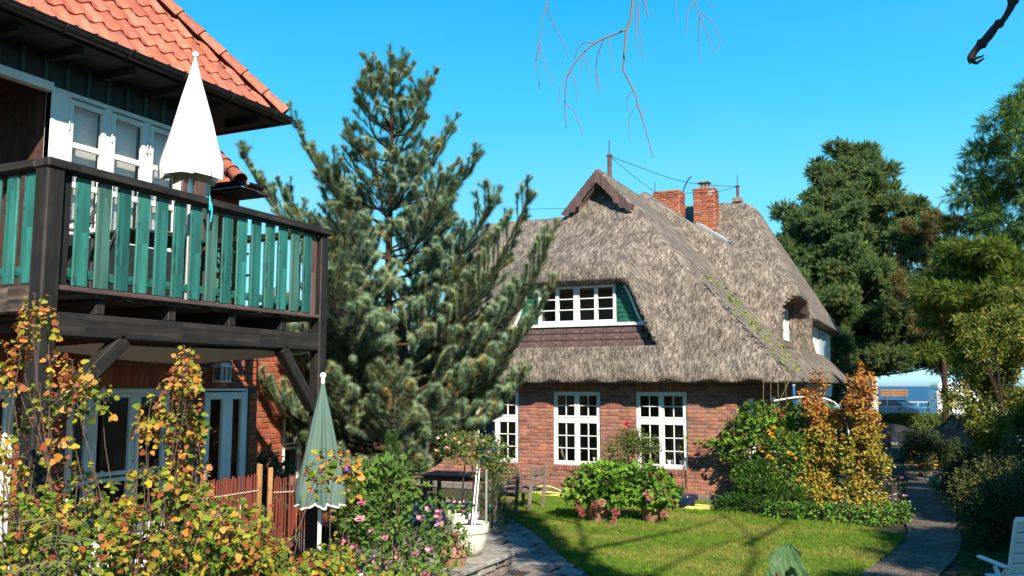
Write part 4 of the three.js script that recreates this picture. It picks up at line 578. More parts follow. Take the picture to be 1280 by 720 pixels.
// ---------------------------------------------------------------- balcony
{
  rnd = rngOf(301);
  const b = thing('wooden_balcony', 'dark timber balcony with green railing slats fixed to the brick house', 'balcony', [0, 0, 0]);
  const X = -6.0, z0 = -4.43, z1 = -7.8;
  mesh('post', [box(.15, 4.0, .15, X - .02, 2.17, z0 - .03, .012)], mDarkWood, b); mesh('post', [box(.13, 3.95, .13, X - .03, 2.15, z1, .012)], mDarkWood, b);
  mesh('post', box(.08, .95, .1, X - .05, 3.72, z0 - .17, .01), mDarkWood, b); mesh('post', box(.08, .95, .1, X - .05, 3.72, z1 + .13, .01), mBrownWood, b);
  mesh('top_rail', [bar(V(X, 4.185, z0 + .06), V(X, 4.185, z1 - .08), .15, .075, .012, V(0, 1, 0))], mDarkWood, b);
  mesh('top_rail', [bar(V(X - .08, 4.184, z0 - .01), V(-7.66, 4.184, z0 - .01), .15, .073, .012, V(0, 1, 0))], mDarkWood, b);
  const slat = [0, 1, 2].map(i => { const g = cbox(.134, .86, .022, .005); const u = g.attributes.uv; for (let k = 0; k < u.count; k++) u.setXY(k, u.getX(k) + i * .37, u.getY(k) + i * .61); return g; });
  for (let i = 0; i < 15; i++) { const m = mesh('slat', slat[i % 3], i % 6 === 1 ? greens[4] : greens[i % 4], b); m.position.set(X + R(-.003, .003), 3.7, -4.74 - i * .1995); m.rotation.set(0, PI / 2, R(-.006, .006)); m.rotation.order = 'YXZ'; }
  for (let i = 0; i < 7; i++) { const m = mesh('slat', slat[i % 3], greens[i % 4], b); m.position.set(X - .19 - i * .205, 3.7, z0 + .0); }
  mesh('rail', [box(.03, .075, 3.1, X - .03, 3.37, -6.12)], greens[2], b); mesh('rail', [box(1.5, .075, .03, X - .85, 3.37, z0 - .03)], greens[2], b);
  mesh('top_rail', [bar(V(X - .1, 4.184, z1), V(-7.66, 4.184, z1), .13, .073, .012, V(0, 1, 0))], mDarkWood, b); mesh('rail', [box(1.5, .075, .03, X - .85, 3.37, z1 + .03)], greens[2], b);
  for (let i = 0; i < 8; i++) { const m = mesh('slat', slat[i % 3], greens[i % 4], b); m.position.set(X - .17 - i * .1995, 3.7, z1); }
  mesh('bottom_strip', bar(V(X - .0, 3.245, z0 - .1), V(X, 3.245, z1 + .06), .05, .04, .006), mBrownWood, b);
  mesh('beam', bar(V(X - .03, 2.965, z0 - .12), V(X - .03, 2.965, z1 + .06), .12, .19, .012), mDarkWood, b);
  mesh('beam', bar(V(X - .1, 3.15, z0 - .02), V(-7.68, 3.15, z0 - .02), .1, .2, .012), mGreyWood, b);
  mesh('beam', bar(V(X - .1, 2.965, z1), V(-7.68, 2.965, z1), .1, .18, .012), mDarkWood, b);
  for (const z of [-5.75, -6.5, -7.25, -5.0]) mesh('joist', bar(V(X - .05, 3.13, z), V(-7.68, 3.13, z), .09, .13, .01), mDarkWood, b);
  for (let i = 0; i < 12; i++) mesh('floor_board', box(.13, .03, 3.3, -6.1 - i * .137, 3.212, -6.13), mGreyWood, b);
  mesh('brace', bar(V(X - .03, 2.88, z1 + .62), V(X - .03, 2.25, z1 + .07), .11, .12, .01, V(1, 0, 0)), mDarkWood, b); mesh('brace', bar(V(X - .03, 2.88, z0 - .78), V(X - .03, 2.25, z0 - .1), .12, .12, .01, V(1, 0, 0)), mDarkWood, b);
  // grey tarpaulin slung under the floor
  const tp = new THREE.PlaneGeometry(1.5, 2.6, 8, 12), p = tp.attributes.position; for (let i = 0; i < p.count; i++) { const u = p.getX(i) / .75, v = p.getY(i) / 1.3; p.setZ(i, -.12 * (1 - u * u) * (1 - v * v) - .03 * noise3(u * 3, v * 4, 1)); } tp.rotateX(-PI / 2).translate(-6.85, 2.86, -6.5); tp.computeVertexNormals();
  tag(mesh('tarpaulin', tp, std([.36, .36, .33], .8, { side: THREE.DoubleSide })), 'grey tarpaulin slung beneath the balcony floor', 'tarpaulin');
}
// ---------------------------------------------------------------- folded parasols
function parasol(name, label, x, yBase, z, yTop, yHem, rHem, c, poleMat, lean = 0, hemC) {
  const t = thing(name, label, 'parasol', [x, 0, z]); t.rotation.z = lean;
  const nF = 8, seg = 64, rows = 26, pos = [], idx = [], L = yTop - yHem;
  for (let i = 0; i <= rows; i++) for (let j = 0; j <= seg; j++) {
    const s = i / rows, a = j / seg * 2 * PI, r0 = .012 + (rHem - .012) * Math.pow(s, 1.05) * (1 - .12 * sstep(.9, 1, s)), fold = .8 * Math.cos(a * nF + 1.3 * Math.sin(a * 2) + s * .9) + .35 * Math.sin(a * 19 + s * 5) * s, r = r0 * (1 + .26 * fold * Math.min(1, s * 3)) , y = yTop - L * s - (s > .96 ? .02 * (1 + fold) : 0);
    pos.push(Math.cos(a + .25 * s) * r, y, Math.sin(a + .25 * s) * r);
  }
  for (let i = 0; i < rows; i++) for (let j = 0; j < seg; j++) { const a = i * (seg + 1) + j, b = a + seg + 1; idx.push(a, a + 1, b, b, a + 1, b + 1); }
  const g = new THREE.BufferGeometry(); g.setAttribute('position', new THREE.Float32BufferAttribute(pos, 3)); g.setIndex(idx); g.computeVertexNormals(); g.setAttribute('uv', new THREE.Float32BufferAttribute(new Float32Array(pos.length / 3 * 2), 2));
  mesh('canopy', g, std(c, .85, { side: THREE.DoubleSide }), t);
  if (hemC) { const hp = []; for (let j = 0; j <= seg; j++) { const k = rows * (seg + 1) + j; hp.push(V(pos[k * 3], pos[k * 3 + 1], pos[k * 3 + 2])); } mesh('hem', tube(hp, .011, 96, 5), std(hemC, .8), t); }
  mesh('pole', tube([[0, yBase, 0], [0, yTop, 0]], .021, 2, 10), poleMat, t); mesh('finial', new THREE.SphereGeometry(.034, 14, 10).translate(0, yTop + .02, 0), std([.82, .82, .8], .4), t);
  return t;
}
{
  rnd = rngOf(311);
  const w = parasol('folded_parasol', 'folded white parasol standing behind the balcony rail', -6.2, 3.24, -6.04, 5.62, 4.46, .27, [.70, .70, .68], mSteel, 0);
  mesh('tie', [tube([[.1, 4.12, .05], [.24, 4.23, .02], [.28, 4.14, 0], [.27, 4.0, 0]], .008, 12, 5), tube([[.27, 4.24, .02], [.285, 4.1, .03]], .008, 4, 5)], std([.02, .45, .6], .6), w);
  const g = parasol('folded_parasol', 'folded green parasol with white hem and pole on the terrace', -5.62, .25, -7.36, 2.58, 1.33, .23, [.075, .135, .115], std([.8, .8, .78], .4), 0, [.8, .8, .78]);
  mesh('weight', lathe([[0, 0], [.24, 0], [.24, .06], [.05, .1], [.04, .3], [.0, .3]], 24).translate(0, .23, 0), mBlackMetal, g);
  parasol('folded_parasol', 'folded dark blue parasol behind the rose tree', -6.66, 0, -13.1, 2.4, 1.3, .16, [.018, .04, .12], mSteel, 0);
}
// ---------------------------------------------------------------- garden furniture and pots
{
  rnd = rngOf(401);
  const mTeak = [[.27, .21, .17], [.31, .25, .2], [.23, .175, .14]].map(c => std(c, .85, { map: grainTex, bumpMap: woodBump, bumpScale: .002 })), mRed = [[.24, .055, .025], [.28, .07, .03], [.20, .045, .02]].map(c => std(c, .6, { map: grainTex }));
  // slatted armchair, seat facing +z, back at -z
  function armchair(label, pos, turn, name = 'garden_armchair', mats = mTeak, group) {
    const c = thing(name, label, 'chair', pos, turn, group), W = .56;
    for (const s of [-1, 1]) { mesh('leg', box(.055, .62, .055, s * W / 2, .31, .24), mats[0], c); mesh('leg', bar(V(s * W / 2, 0, -.22), V(s * W / 2, .88, -.30), .055, .055), mats[1], c); mesh('armrest', box(.07, .03, .58, s * W / 2, .635, -.02), mats[2], c); mesh('side_rail', box(.03, .06, .46, s * W / 2, .38, .0), mats[0], c); }
    for (let i = 0; i < 6; i++) mesh('seat_slat', box(W - .06, .02, .066, 0, .42, .22 - i * .083), mats[i % 3], c);
    for (let i = 0; i < 4; i++) mesh('back_slat', box(W - .06, .062, .02, 0, .53 + i * .098, -.262 - i * .009), mats[i % 3], c);
    mesh('front_rail', box(W - .06, .06, .03, 0, .37, .24), mats[0], c); return c;
  }
  armchair('grey weathered wooden armchair with its back to the lawn, nearest the slab path', [-7.62, .02, -15.45], -PI / 2 - .35);
  armchair('grey weathered wooden armchair on the lawn edge beside the house wall', [-7.5, .02, -16.55], -PI / 2 - .1);
  armchair('reddish brown wooden armchair on the far side of the garden table', [-9.6, .02, -15.7], PI / 2 + .2, 'garden_armchair', mRed);
  const mDkT = [[.075, .045, .035], [.095, .055, .04]].map(c => std(c, .7, { map: grainTex }));
  const t = thing('garden_table', 'dark wooden garden table beside the grey armchairs', 'table', [-8.55, .02, -15.7], .1);
  for (let i = 0; i < 9; i++) mesh('top_plank', box(1.5, .03, .098, 0, .72, -.4 + i * .1), mDkT[i % 2], t); for (const x of [-.62, .62]) for (const z of [-.34, .34]) mesh('leg', box(.07, .70, .07, x, .35, z), mRed[0], t); mesh('apron', [box(1.2, .08, .03, 0, .66, .36), box(1.2, .08, .03, 0, .66, -.36)], mRed[1], t);
  // reddish folding chair seen from behind between the shrubs
  const f = thing('folding_chair', 'reddish brown slatted folding chair half hidden by the autumn shrub', 'chair', [-5.42, .22, -6.62], PI * .62);
  for (const s of [-1, 1]) { mesh('leg', bar(V(s * .22, 0, .2), V(s * .22, .98, -.22), .03, .045), mRed[0], f); mesh('leg', bar(V(s * .19, 0, -.22), V(s * .19, .44, .22), .03, .04), mRed[2], f); }
  for (let i = 0; i < 7; i++) mesh('seat_slat', box(.40, .018, .042, 0, .45, .17 - i * .055), mRed[i % 3], f); for (let i = 0; i < 8; i++) { const m = mesh('back_slat', box(.035, .44, .016, -.18 + i * .0515, .74, -.125), mRed[i % 3], f); m.rotation.x = -.0; } mesh('top_rail', box(.5, .07, .03, 0, .985, -.225), mRed[1], f);
  // willow hurdle panels with tan posts
  function hurdle(label, a, b, h, first) {
    const d = b.clone().sub(a), L = d.length(), g = thing('willow_fence', label, 'fence', [a.x, a.y, a.z], Math.atan2(-d.z, d.x), 'willow screens on the terrace'), st = [];
    for (let x = .05; x < L - .05; x += .021) st.push(tube([[x + R(-.006, .006), .04, R(-.01, .01)], [x + R(-.012, .012), h * .5, R(-.008, .008)], [x + R(-.012, .012), h + R(-.02, .025), R(-.01, .01)]], .0095, 4, 5));
    mesh('sticks', st, std([.27, .055, .035], .6, { map: grainTex }), g).userData = { kind: 'stuff' };
    for (const y of [h * .42, h * .86]) { const w = []; for (let x = .04; x < L - .04; x += .042) w.push(tube([[x, y, .012], [x + .021, y + .012, .016], [x + .042, y, .012]], .006, 4, 4)); mesh('binding', w, std([.5, .42, .3], .8), g); }
    for (const x of first ? [0, L] : [0, L]) mesh('post', box(.055, h + .12, .05, x, (h + .12) / 2, 0, .008), std([.46, .23, .09], .7, { map: grainTex }), g); return g;
  }
  hurdle('red willow screen in front of the glass door', V(-6.95, .22, -7.12), V(-6.95, .22, -7.98), 1.27); hurdle('red willow screen angled away beside the folded green parasol', V(-6.93, .22, -8.14), V(-6.5, .22, -8.75), 1.22);
  const ip = mesh('iron_post', [tube([[-6.98, .22, -7.05], [-6.98, 1.66, -7.05]], .022, 2, 8)], mBlackMetal); tag(ip, 'thin dark post at the near end of the willow screen', 'post');
  const bx = thing('storage_box', 'tall black box behind the green parasol pole', 'box', [-6.05, .22, -8.1], .1); mesh('body', box(.3, .72, .3, 0, .36, 0, .02), mBlackMetal, bx); mesh('lid', box(.33, .04, .33, 0, .745, 0, .012), mBlackMetal, bx);
  // white plastic chair behind the autumn shrub
  function plasticChair(label, pos, turn) { const c = thing('plastic_chair', label, 'chair', pos, turn), m = std([.8, .81, .82], .4); const bk = new THREE.CylinderGeometry(.5, .46, .5, 16, 6, true, PI - .55, 1.1); mesh('backrest', [bk.translate(0, .72, .22)], std([.8, .81, .82], .4, { side: THREE.DoubleSide }), c); mesh('seat', box(.46, .03, .45, 0, .43, 0, .012), m, c); for (const s of [-1, 1]) { mesh('armrest', box(.05, .03, .46, s * .25, .66, 0, .01), m, c); for (const z of [-.2, .2]) mesh('leg', bar(V(s * .26, 0, z * 1.15), V(s * .24, z > 0 ? .66 : .43, z), .05, .04), m, c); } return c; }
  plasticChair('white plastic garden chair behind the autumn shrub, in front of the lower window', [-6.85, .22, -5.85], PI / 2);
  plasticChair('white plastic garden chair behind the autumn shrub, at the edge of the picture', [-6.5, .22, -4.9], PI / 2 + .5);
  // reclining white chair in the shade, seen from behind
  const L = thing('garden_recliner', 'white plastic recliner with slatted back in the shade', 'recliner', [.88, -.02, -11.25], .4), wm = std([.62, .68, .70], .45);
  for (let i = 0; i < 6; i++) { const m = mesh('back_slat', box(.57, .108, .018), wm, L); m.position.set(0, .47 + i * .114, .125 + i * .043); m.rotation.x = .36; }
  for (const s of [-1, 1]) { mesh('back_frame', bar(V(s * .3, .40, .1), V(s * .3, 1.12, .37), .05, .035, .01, V(1, 0, 0)), wm, L); mesh('leg', bar(V(s * .3, 0, .42), V(s * .3, .55, -.15), .05, .04, .01, V(1, 0, 0)), wm, L); mesh('leg', bar(V(s * .3, 0, -.5), V(s * .3, .55, .1), .05, .04, .01, V(1, 0, 0)), wm, L); mesh('armrest', box(.06, .035, .6, s * .34, .6, -.12, .012), wm, L); }
  mesh('top_rail', box(.62, .06, .03, 0, 1.12, .37, .012), wm, L); for (let i = 0; i < 6; i++) mesh('seat_slat', box(.56, .02, .075, 0, .4, .05 - i * .09), wm, L);
  // balcony furniture
  function blackChair(label, pos, turn) { const c = thing('balcony_chair', label, 'chair', pos, turn), m = std([.015, .03, .03], .5); for (const s of [-1, 1]) { mesh('leg', tube([[s * .23, 0, .25], [s * .23, .45, -.1], [s * .23, .98, -.3]], .014, 10, 6), mBlackMetal, c); mesh('leg', tube([[s * .21, 0, -.28], [s * .21, .44, .2]], .014, 3, 6), mBlackMetal, c); mesh('armrest', box(.05, .025, .42, s * .25, .66, -.02), m, c); } mesh('seat', box(.44, .02, .42, 0, .44, .02), m, c); const b = mesh('backrest', box(.44, .5, .015, 0, .72, -.2), m, c); b.rotation.x = -.33; return c; }
  blackChair('black folding chair on the balcony near the corner post', [-6.75, 3.23, -5.15], -.6); blackChair('black folding chair on the balcony beyond the table', [-6.8, 3.23, -7.1], PI - .4);
  const bt = thing('balcony_table', 'dark green table with a flowered cloth on the balcony', 'table', [-6.75, 3.23, -6.1]); mesh('tabletop', box(.7, .03, .9, 0, .68, 0), std([.02, .05, .045], .5), bt); mesh('tablecloth', box(.72, .012, .5, 0, .702, 0), std([.35, .30, .06], .8, { map: tileTex }), bt); for (const x of [-.3, .3]) for (const z of [-.4, .4]) mesh('leg', box(.04, .66, .04, x, .33, z), mBlackMetal, bt);
  // hose on the lawn by the wall
  const hose = []; const ring = (cx, cz, r, y, n, ph) => { for (let i = 0; i <= n; i++) { const a = ph + i / n * 5.6; hose.push(V(cx + Math.cos(a) * r, y + .015 * Math.sin(a * 2) + .02, cz + Math.sin(a) * r * .55)); } };
  const mHose = std([.62, .55, .14], .5);
  hose.push(V(-9.0, .03, -18.7)); ring(-8.0, -18.75, .42, .02, 14, 2.6); ring(-7.8, -18.7, .36, .05, 14, 2.2); hose.push(V(-7.1, .03, -18.5));
  const loop = [V(-8.5, .03, -18.8), V(-8.35, .16, -18.95), V(-8.05, .2, -19.0), V(-7.75, .12, -18.95), V(-7.5, .03, -18.8)];
  const hs = thing('garden_hose', 'coiled yellow hose on the grass below the middle window', 'hose'); mesh('coil', tube(hose, .017, 160, 7), mHose, hs); mesh('loop', tube(loop, .017, 40, 7), mHose, hs);
  const h2 = []; for (let i = 0; i < 40; i++) { const a = i * .42; h2.push(V(-4.45 + Math.cos(a) * (.42 + .02 * Math.sin(i)), .03 + i * .0015, -18.05 + Math.sin(a) * .22)); }
  tag(mesh('garden_hose', tube([V(-5.3, .02, -17.7), V(-4.95, .02, -17.95), ...h2], .017, 200, 7), mHose), 'coiled yellow hose beside the dark blue pot', 'hose');
  // pots
  function pot(name, label, pos, prof, mat, soilY, soilR, group) { const p = thing(name, label, 'pot', pos, 0, group); mesh('body', lathe(prof, 36), mat, p); mesh('soil', new THREE.CircleGeometry(soilR, 24).rotateX(-PI / 2).translate(0, soilY, 0), mSoil, p); return p; }
  pot('flower_pot', 'large round white bowl pot holding a rose stem on the stone edge', [-5.38, .36, -10.12], [[0, 0], [.12, 0], [.19, .1], [.225, .24], [.225, .3], [.245, .3], [.25, .41], [.225, .41], [.215, .34], [0, .34]].map(p => p), mPotWhite, .37, .215);
  pot('flower_pot', 'taller white pot behind the round bowl pot', [-5.78, .22, -10.66], [[0, 0], [.17, 0], [.21, .5], [.235, .52], [.235, .6], [.21, .6], [.2, .5], [0, .5]], mPotWhite, .52, .2);
  pot('flower_pot', 'terracotta pot in front of the white bowl pot', [-5.27, .22, -9.5], [[0, 0], [.12, 0], [.165, .26], [.185, .26], [.19, .34], [.165, .34], [.155, .28], [0, .28]], mTerracotta, .29, .155);
  pot('flower_pot', 'dark blue glazed pot with a thin sapling by the brick wall', [-4.62, .0, -18.0], [[0, 0], [.13, 0], [.2, .1], [.235, .24], [.25, .26], [.25, .29], [.22, .29], [.2, .2], [0, .2]], mPotBlue, .25, .21);
  pot('flower_pot', 'pale terracotta pot under the hydrangea, nearer the chairs', [-5.62, 0, -15.55], [[0, 0], [.15, 0], [.2, .3], [.225, .3], [.23, .38], [.2, .38], [0, .34]], mTerracotta, .35, .19);
  pot('flower_pot', 'pale terracotta pot under the hydrangea, nearer the blue pot', [-4.72, 0, -15.95], [[0, 0], [.15, 0], [.2, .3], [.225, .3], [.23, .38], [.2, .38], [0, .34]], mTerracotta, .35, .19);
  // small white pots on the sills inside
  for (const [x, l] of [[-7.55, 'small white pot inside the middle window, left of its centre'], [-7.1, 'small white pot inside the middle window, at its lower edge on the right'], [-5.35, 'small white pot inside the window nearest the vine, at the centre'], [-5.05, 'white pot with a plant inside the window nearest the vine']]) { const p = thing('window_pot', l, 'pot', [x, .7, ZF - .2]); mesh('body', lathe([[0, 0], [.055, 0], [.07, .15], [.06, .15], [0, .13]], 20), mWhite, p); const it = []; for (let i = 0; i < 26; i++) it.push({ p: V(R(-.04, .04), R(.13, .3), R(-.03, .03)), d: rdir(1), r: R(0, 6), s: R(.7, 1.4), c: tint([[.06, .13, .03], [.1, .17, .04]]) }); scatter('foliage', p, leafGeo(.12, .03), mLeaf, it); }
}
// ---------------------------------------------------------------- trees
const brush = (n, L, nl, w, fan) => { const l = []; for (let i = 0; i < n; i++) { const t = Math.pow(i / n, .9), a = i * 2.4, out = lerp(1.0, fan ?? .35, t), d = V(Math.cos(a) * out, lerp(fan ? .15 : .45, fan ? .75 : 1.25, t) + R(-.15, .15), Math.sin(a) * out).normalize().multiplyScalar(nl * R(.8, 1.15)), b = V(0, L * t, 0), s = V(-Math.sin(a), 0, Math.cos(a)).multiplyScalar(w / 2), e = b.clone().add(d); l.push(b.x - s.x, b.y - s.y, b.z - s.z, b.x + s.x, b.y, b.z + s.z, e.x, e.y, e.z); } const g = new THREE.BufferGeometry(); g.setAttribute('position', new THREE.Float32BufferAttribute(l, 3)); g.computeVertexNormals(); g.setAttribute('uv', new THREE.Float32BufferAttribute(new Float32Array(l.length / 3 * 2), 2)); return g; };
const mPineNeedle = leafMat({ roughness: .6, transmission: .38 });
{ // young pine between the houses
  rnd = rngOf(501);
  const t = thing('pine_tree', 'young blue green pine tree between the balcony and the thatched house', 'tree', [-7.86, 0, -12.05]);
  const top = V(.34, 7.72, .66), wood = [], items = [], at = h => { const k = h / 7.72; return V(top.x * k + .05 * Math.sin(k * 9), h, top.z * k + .04 * Math.sin(k * 7 + 1)); };
  wood.push(tube([0, 1, 2, 3, 4, 5, 6, 7, 7.7].map(at), .11, 40, 8, .014));
  const prof = [[0, 1.8], [.12, 2.3], [.3, 2.5], [.45, 2.25], [.6, 1.7], [.72, 1.25], [.82, .85], [.9, .5], [1, .15]];
  const cn = [[.205, .31, .19], [.24, .345, .22], [.165, .26, .155], [.28, .355, .20], [.31, .33, .135], [.42, .31, .09]];
  const shoot = (p, d, s, young) => items.push({ p: p.clone(), d: d.clone().add(V(R(-.2, .2), R(-.1, .2), R(-.2, .2))), r: R(0, 6.3), s: s * R(.85, 1.15), c: tint(rnd() < .025 && !young ? [cn[5]] : rnd() < .13 ? [cn[4]] : cn.slice(0, 4), .22) });
  const limb = (a, az, L, el, r0, detail) => {
    const dir = V(Math.cos(az), 0, Math.sin(az)), pts = []; for (let i = 0; i <= 5; i++) { const s = i / 5; pts.push(a.clone().addScaledVector(dir, L * (s - .12 * s * s)).add(V(R(-.03, .03), L * (Math.tan(el) * s + (.2 + .16 * s) * s * s * s), R(-.03, .03)))); }
    wood.push(tube(pts, r0, 10, 5, .006)); const c = new THREE.CatmullRomCurve3(pts), n = Math.ceil(L / .105);
    for (let i = 2; i <= n; i++) { const s = i / n; if (s < .22) continue; const p = c.getPoint(s), tg = c.getTangent(s);
      for (const sd of [-1, 1]) { if (rnd() < (p.y > 4.2 ? .42 : .24)) continue; const side = V(-Math.sin(az), 0, Math.cos(az)).multiplyScalar(sd), bl = L * .30 * (1.15 - s) + R(.10, .26), bd = tg.clone().multiplyScalar(.75).add(side.multiplyScalar(R(.45, .9))).add(V(0, R(.1, .75), 0)).normalize(); const e = p.clone().addScaledVector(bd, bl); wood.push(tube([p, p.clone().lerp(e, .5).add(V(0, -.01, 0)), e], .006, 3, 4, .004)); const m = Math.max(1, Math.round(bl / .10)); for (let k = 1; k <= m; k++) shoot(p.clone().lerp(e, k / m * .95), bd.clone().add(V(R(-.3, .3), .45 * k / m, R(-.3, .3))), lerp(.75, 1, k / m)); for (let q = 0; q < 2; q++) shoot(e, bd.clone().add(V(R(-1, 1), R(-.1, 1.1), R(-1, 1))), .9); }
      shoot(p, tg.clone().add(V(0, .6, 0)), .9); }
    const e = pts[5]; for (let q = 0; q < 6; q++) shoot(e, V(R(-.6, .6), R(.7, 1.3), R(-.6, .6)), 1.05, 1); shoot(e.clone().add(V(0, .16, 0)), V(0, 1, 0), 1.1, 1);
  };
  let h = 1.1, wI = 0;
  while (h < 7.3) { const k = h / 7.72, n = k > .88 ? 4 : k > .6 ? 5 : k > .35 ? 6 : 8; for (let i = 0; i < n; i++) { const az = wI * 1.1 + i / n * 6.283 + R(-.25, .25), L = tableAt(prof, k) * R(.6, 1.15) ; limb(at(h + R(-.1, .1)), az, L, lerp(-.02, .42, k * k) + R(-.12, .2), lerp(.034, .012, k)); } h += lerp(.40, .36, k) ; wI++; }
  for (let q = 0; q < 26; q++) { const y = R(6.7, 7.7); shoot(at(y), V(R(-.5, .5), 1.2, R(-.5, .5)), .95, 1); } shoot(at(7.7), V(0, 1, 0), 1.3, 1);
  // long low bough reaching in front of the dormer
  limb(at(2.2), -.12, 3.0, .42, .04); limb(at(2.7), .06, 2.8, .5, .035); limb(at(2.0), -.3, 2.9, .3, .035); limb(at(4.2), 2.7, 2.7, .35, .03); limb(at(3.6), 3.3, 2.7, .45, .03); limb(at(5.0), 2.9, 1.9, .5, .025);
  mesh('trunk', wood, mPineBark, t); scatter('needles', t, brush(104, .12, .085, .0058, .9), mPineNeedle, items); console.log('pine shoots', items.length);
}
// crown of clumps inside ellipsoid blobs [x, y, z, rx, ry, rz]
function blobItems(blobs, n, cols, o = {}) {
  const it = [], vol = blobs.map(b => Math.pow(b[3] * b[4] * b[5], .67)), tot = vol.reduce((a, b) => a + b, 0);
  blobs.forEach((b, bi) => { const m = Math.round(n * vol[bi] / tot); for (let i = 0; i < m; i++) {
    const d = rdir(0), r = Math.pow(rnd(), o.shell ?? .38); const lump = o.lump ? lerp(1 - o.lump, 1 + o.lump * .6, noise3(d.x * 2.6 + bi * 7, d.y * 2.6, d.z * 2.6, 5)) : 1;
    const p = V(b[0] + d.x * b[3] * r * lump, b[1] + d.y * b[4] * r * lump, b[2] + d.z * b[5] * r * lump); if (o.floor !== undefined && p.y < o.floor) continue; if (o.gap && noise3(p.x * o.gap, p.y * o.gap, p.z * o.gap, 9) < (o.gapAt ?? .36)) continue;
    const out = d.clone(); const dir = o.dir ? o.dir(out, p) : out.clone().add(rdir(.3).multiplyScalar(.8));
    it.push({ p, d: dir, n: o.face ? out.clone().add(V(0, .8, 0)).add(rdir().multiplyScalar(.5)) : undefined, r: R(0, 6.3), s: R(.7, 1.25) * (o.s ?? 1), c: tint(typeof cols === 'function' ? cols(p, r) : cols, o.dv ?? .25) });
  } }); return it;
}
function treeOf(name, label, pos, trunkPts, r0, r1, boughs, blobs, n, geo, mat, cols, o = {}) {
  const t = thing(name, label, o.category || 'tree', pos, 0, o.group), wood = [tube(trunkPts, r0, 16, 8, r1)];
  for (const b of boughs) wood.push(tube(b.map(q => V(...q)), o.br ?? .05, 8, 5, .012));
  mesh('trunk', wood, o.bark || mBark, t); scatter(o.leafName || 'foliage', t, geo, mat, blobItems(blobs, n, cols, o)); return t;
}
{ // big dark pine behind the thatched house
  rnd = rngOf(511);
  const tuft = join([...Array(4)].map(() => place(brush(34, .34, .2, .022), V(R(-.12, .12), R(-.1, .1), R(-.12, .12)), V(R(-.8, .8), 1, R(-.8, .8)), R(.8, 1.2))));
  const bl = [], bo = []; const prof = [[3, 4.4], [5, 5.3], [7, 5.0], [9, 4.3], [11, 3.2], [12.6, 2.0], [14, .7]];
  for (let y = 3.5; y < 13.7; y += .6) { const r = tableAt(prof, y), n = Math.max(3, Math.round(r * 3.4)); for (let i = 0; i < n; i++) { const a = i / n * 6.283 + y * 1.7 + R(-.3, .3), k = R(.55, .98), s = R(.55, .95) * lerp(1, .6, y / 13.5); bl.push([Math.cos(a) * r * k, y + R(-.3, .3), Math.sin(a) * r * k, s * 1.15, s * .62, s * 1.15]); if (i % 3 === 0) bo.push([[0, y - .6, 0], [Math.cos(a) * r * k * .6, y - .35, Math.sin(a) * r * k * .6], [Math.cos(a) * r * k, y, Math.sin(a) * r * k]]); } bl.push([0, y, 0, r * .5, .5, r * .5]); }
  treeOf('pine_tree', 'tall dense dark green pine behind the thatched house', [-3.1, 0, -44.8], [V(0, -.1, 0), V(.1, 5, 0), V(-.3, 13.6, .1)], .32, .04, bo, bl, 36000, tuft, mNeedle, [[.11, .19, .07], [.14, .22, .075], [.085, .155, .06], [.18, .23, .075]], { shell: .55, br: .06, dir: (o, p) => o.clone().add(V(0, .7, 0)).add(rdir().multiplyScalar(.5)), leafName: 'needles', bark: mPineBark, s: .68 });
}
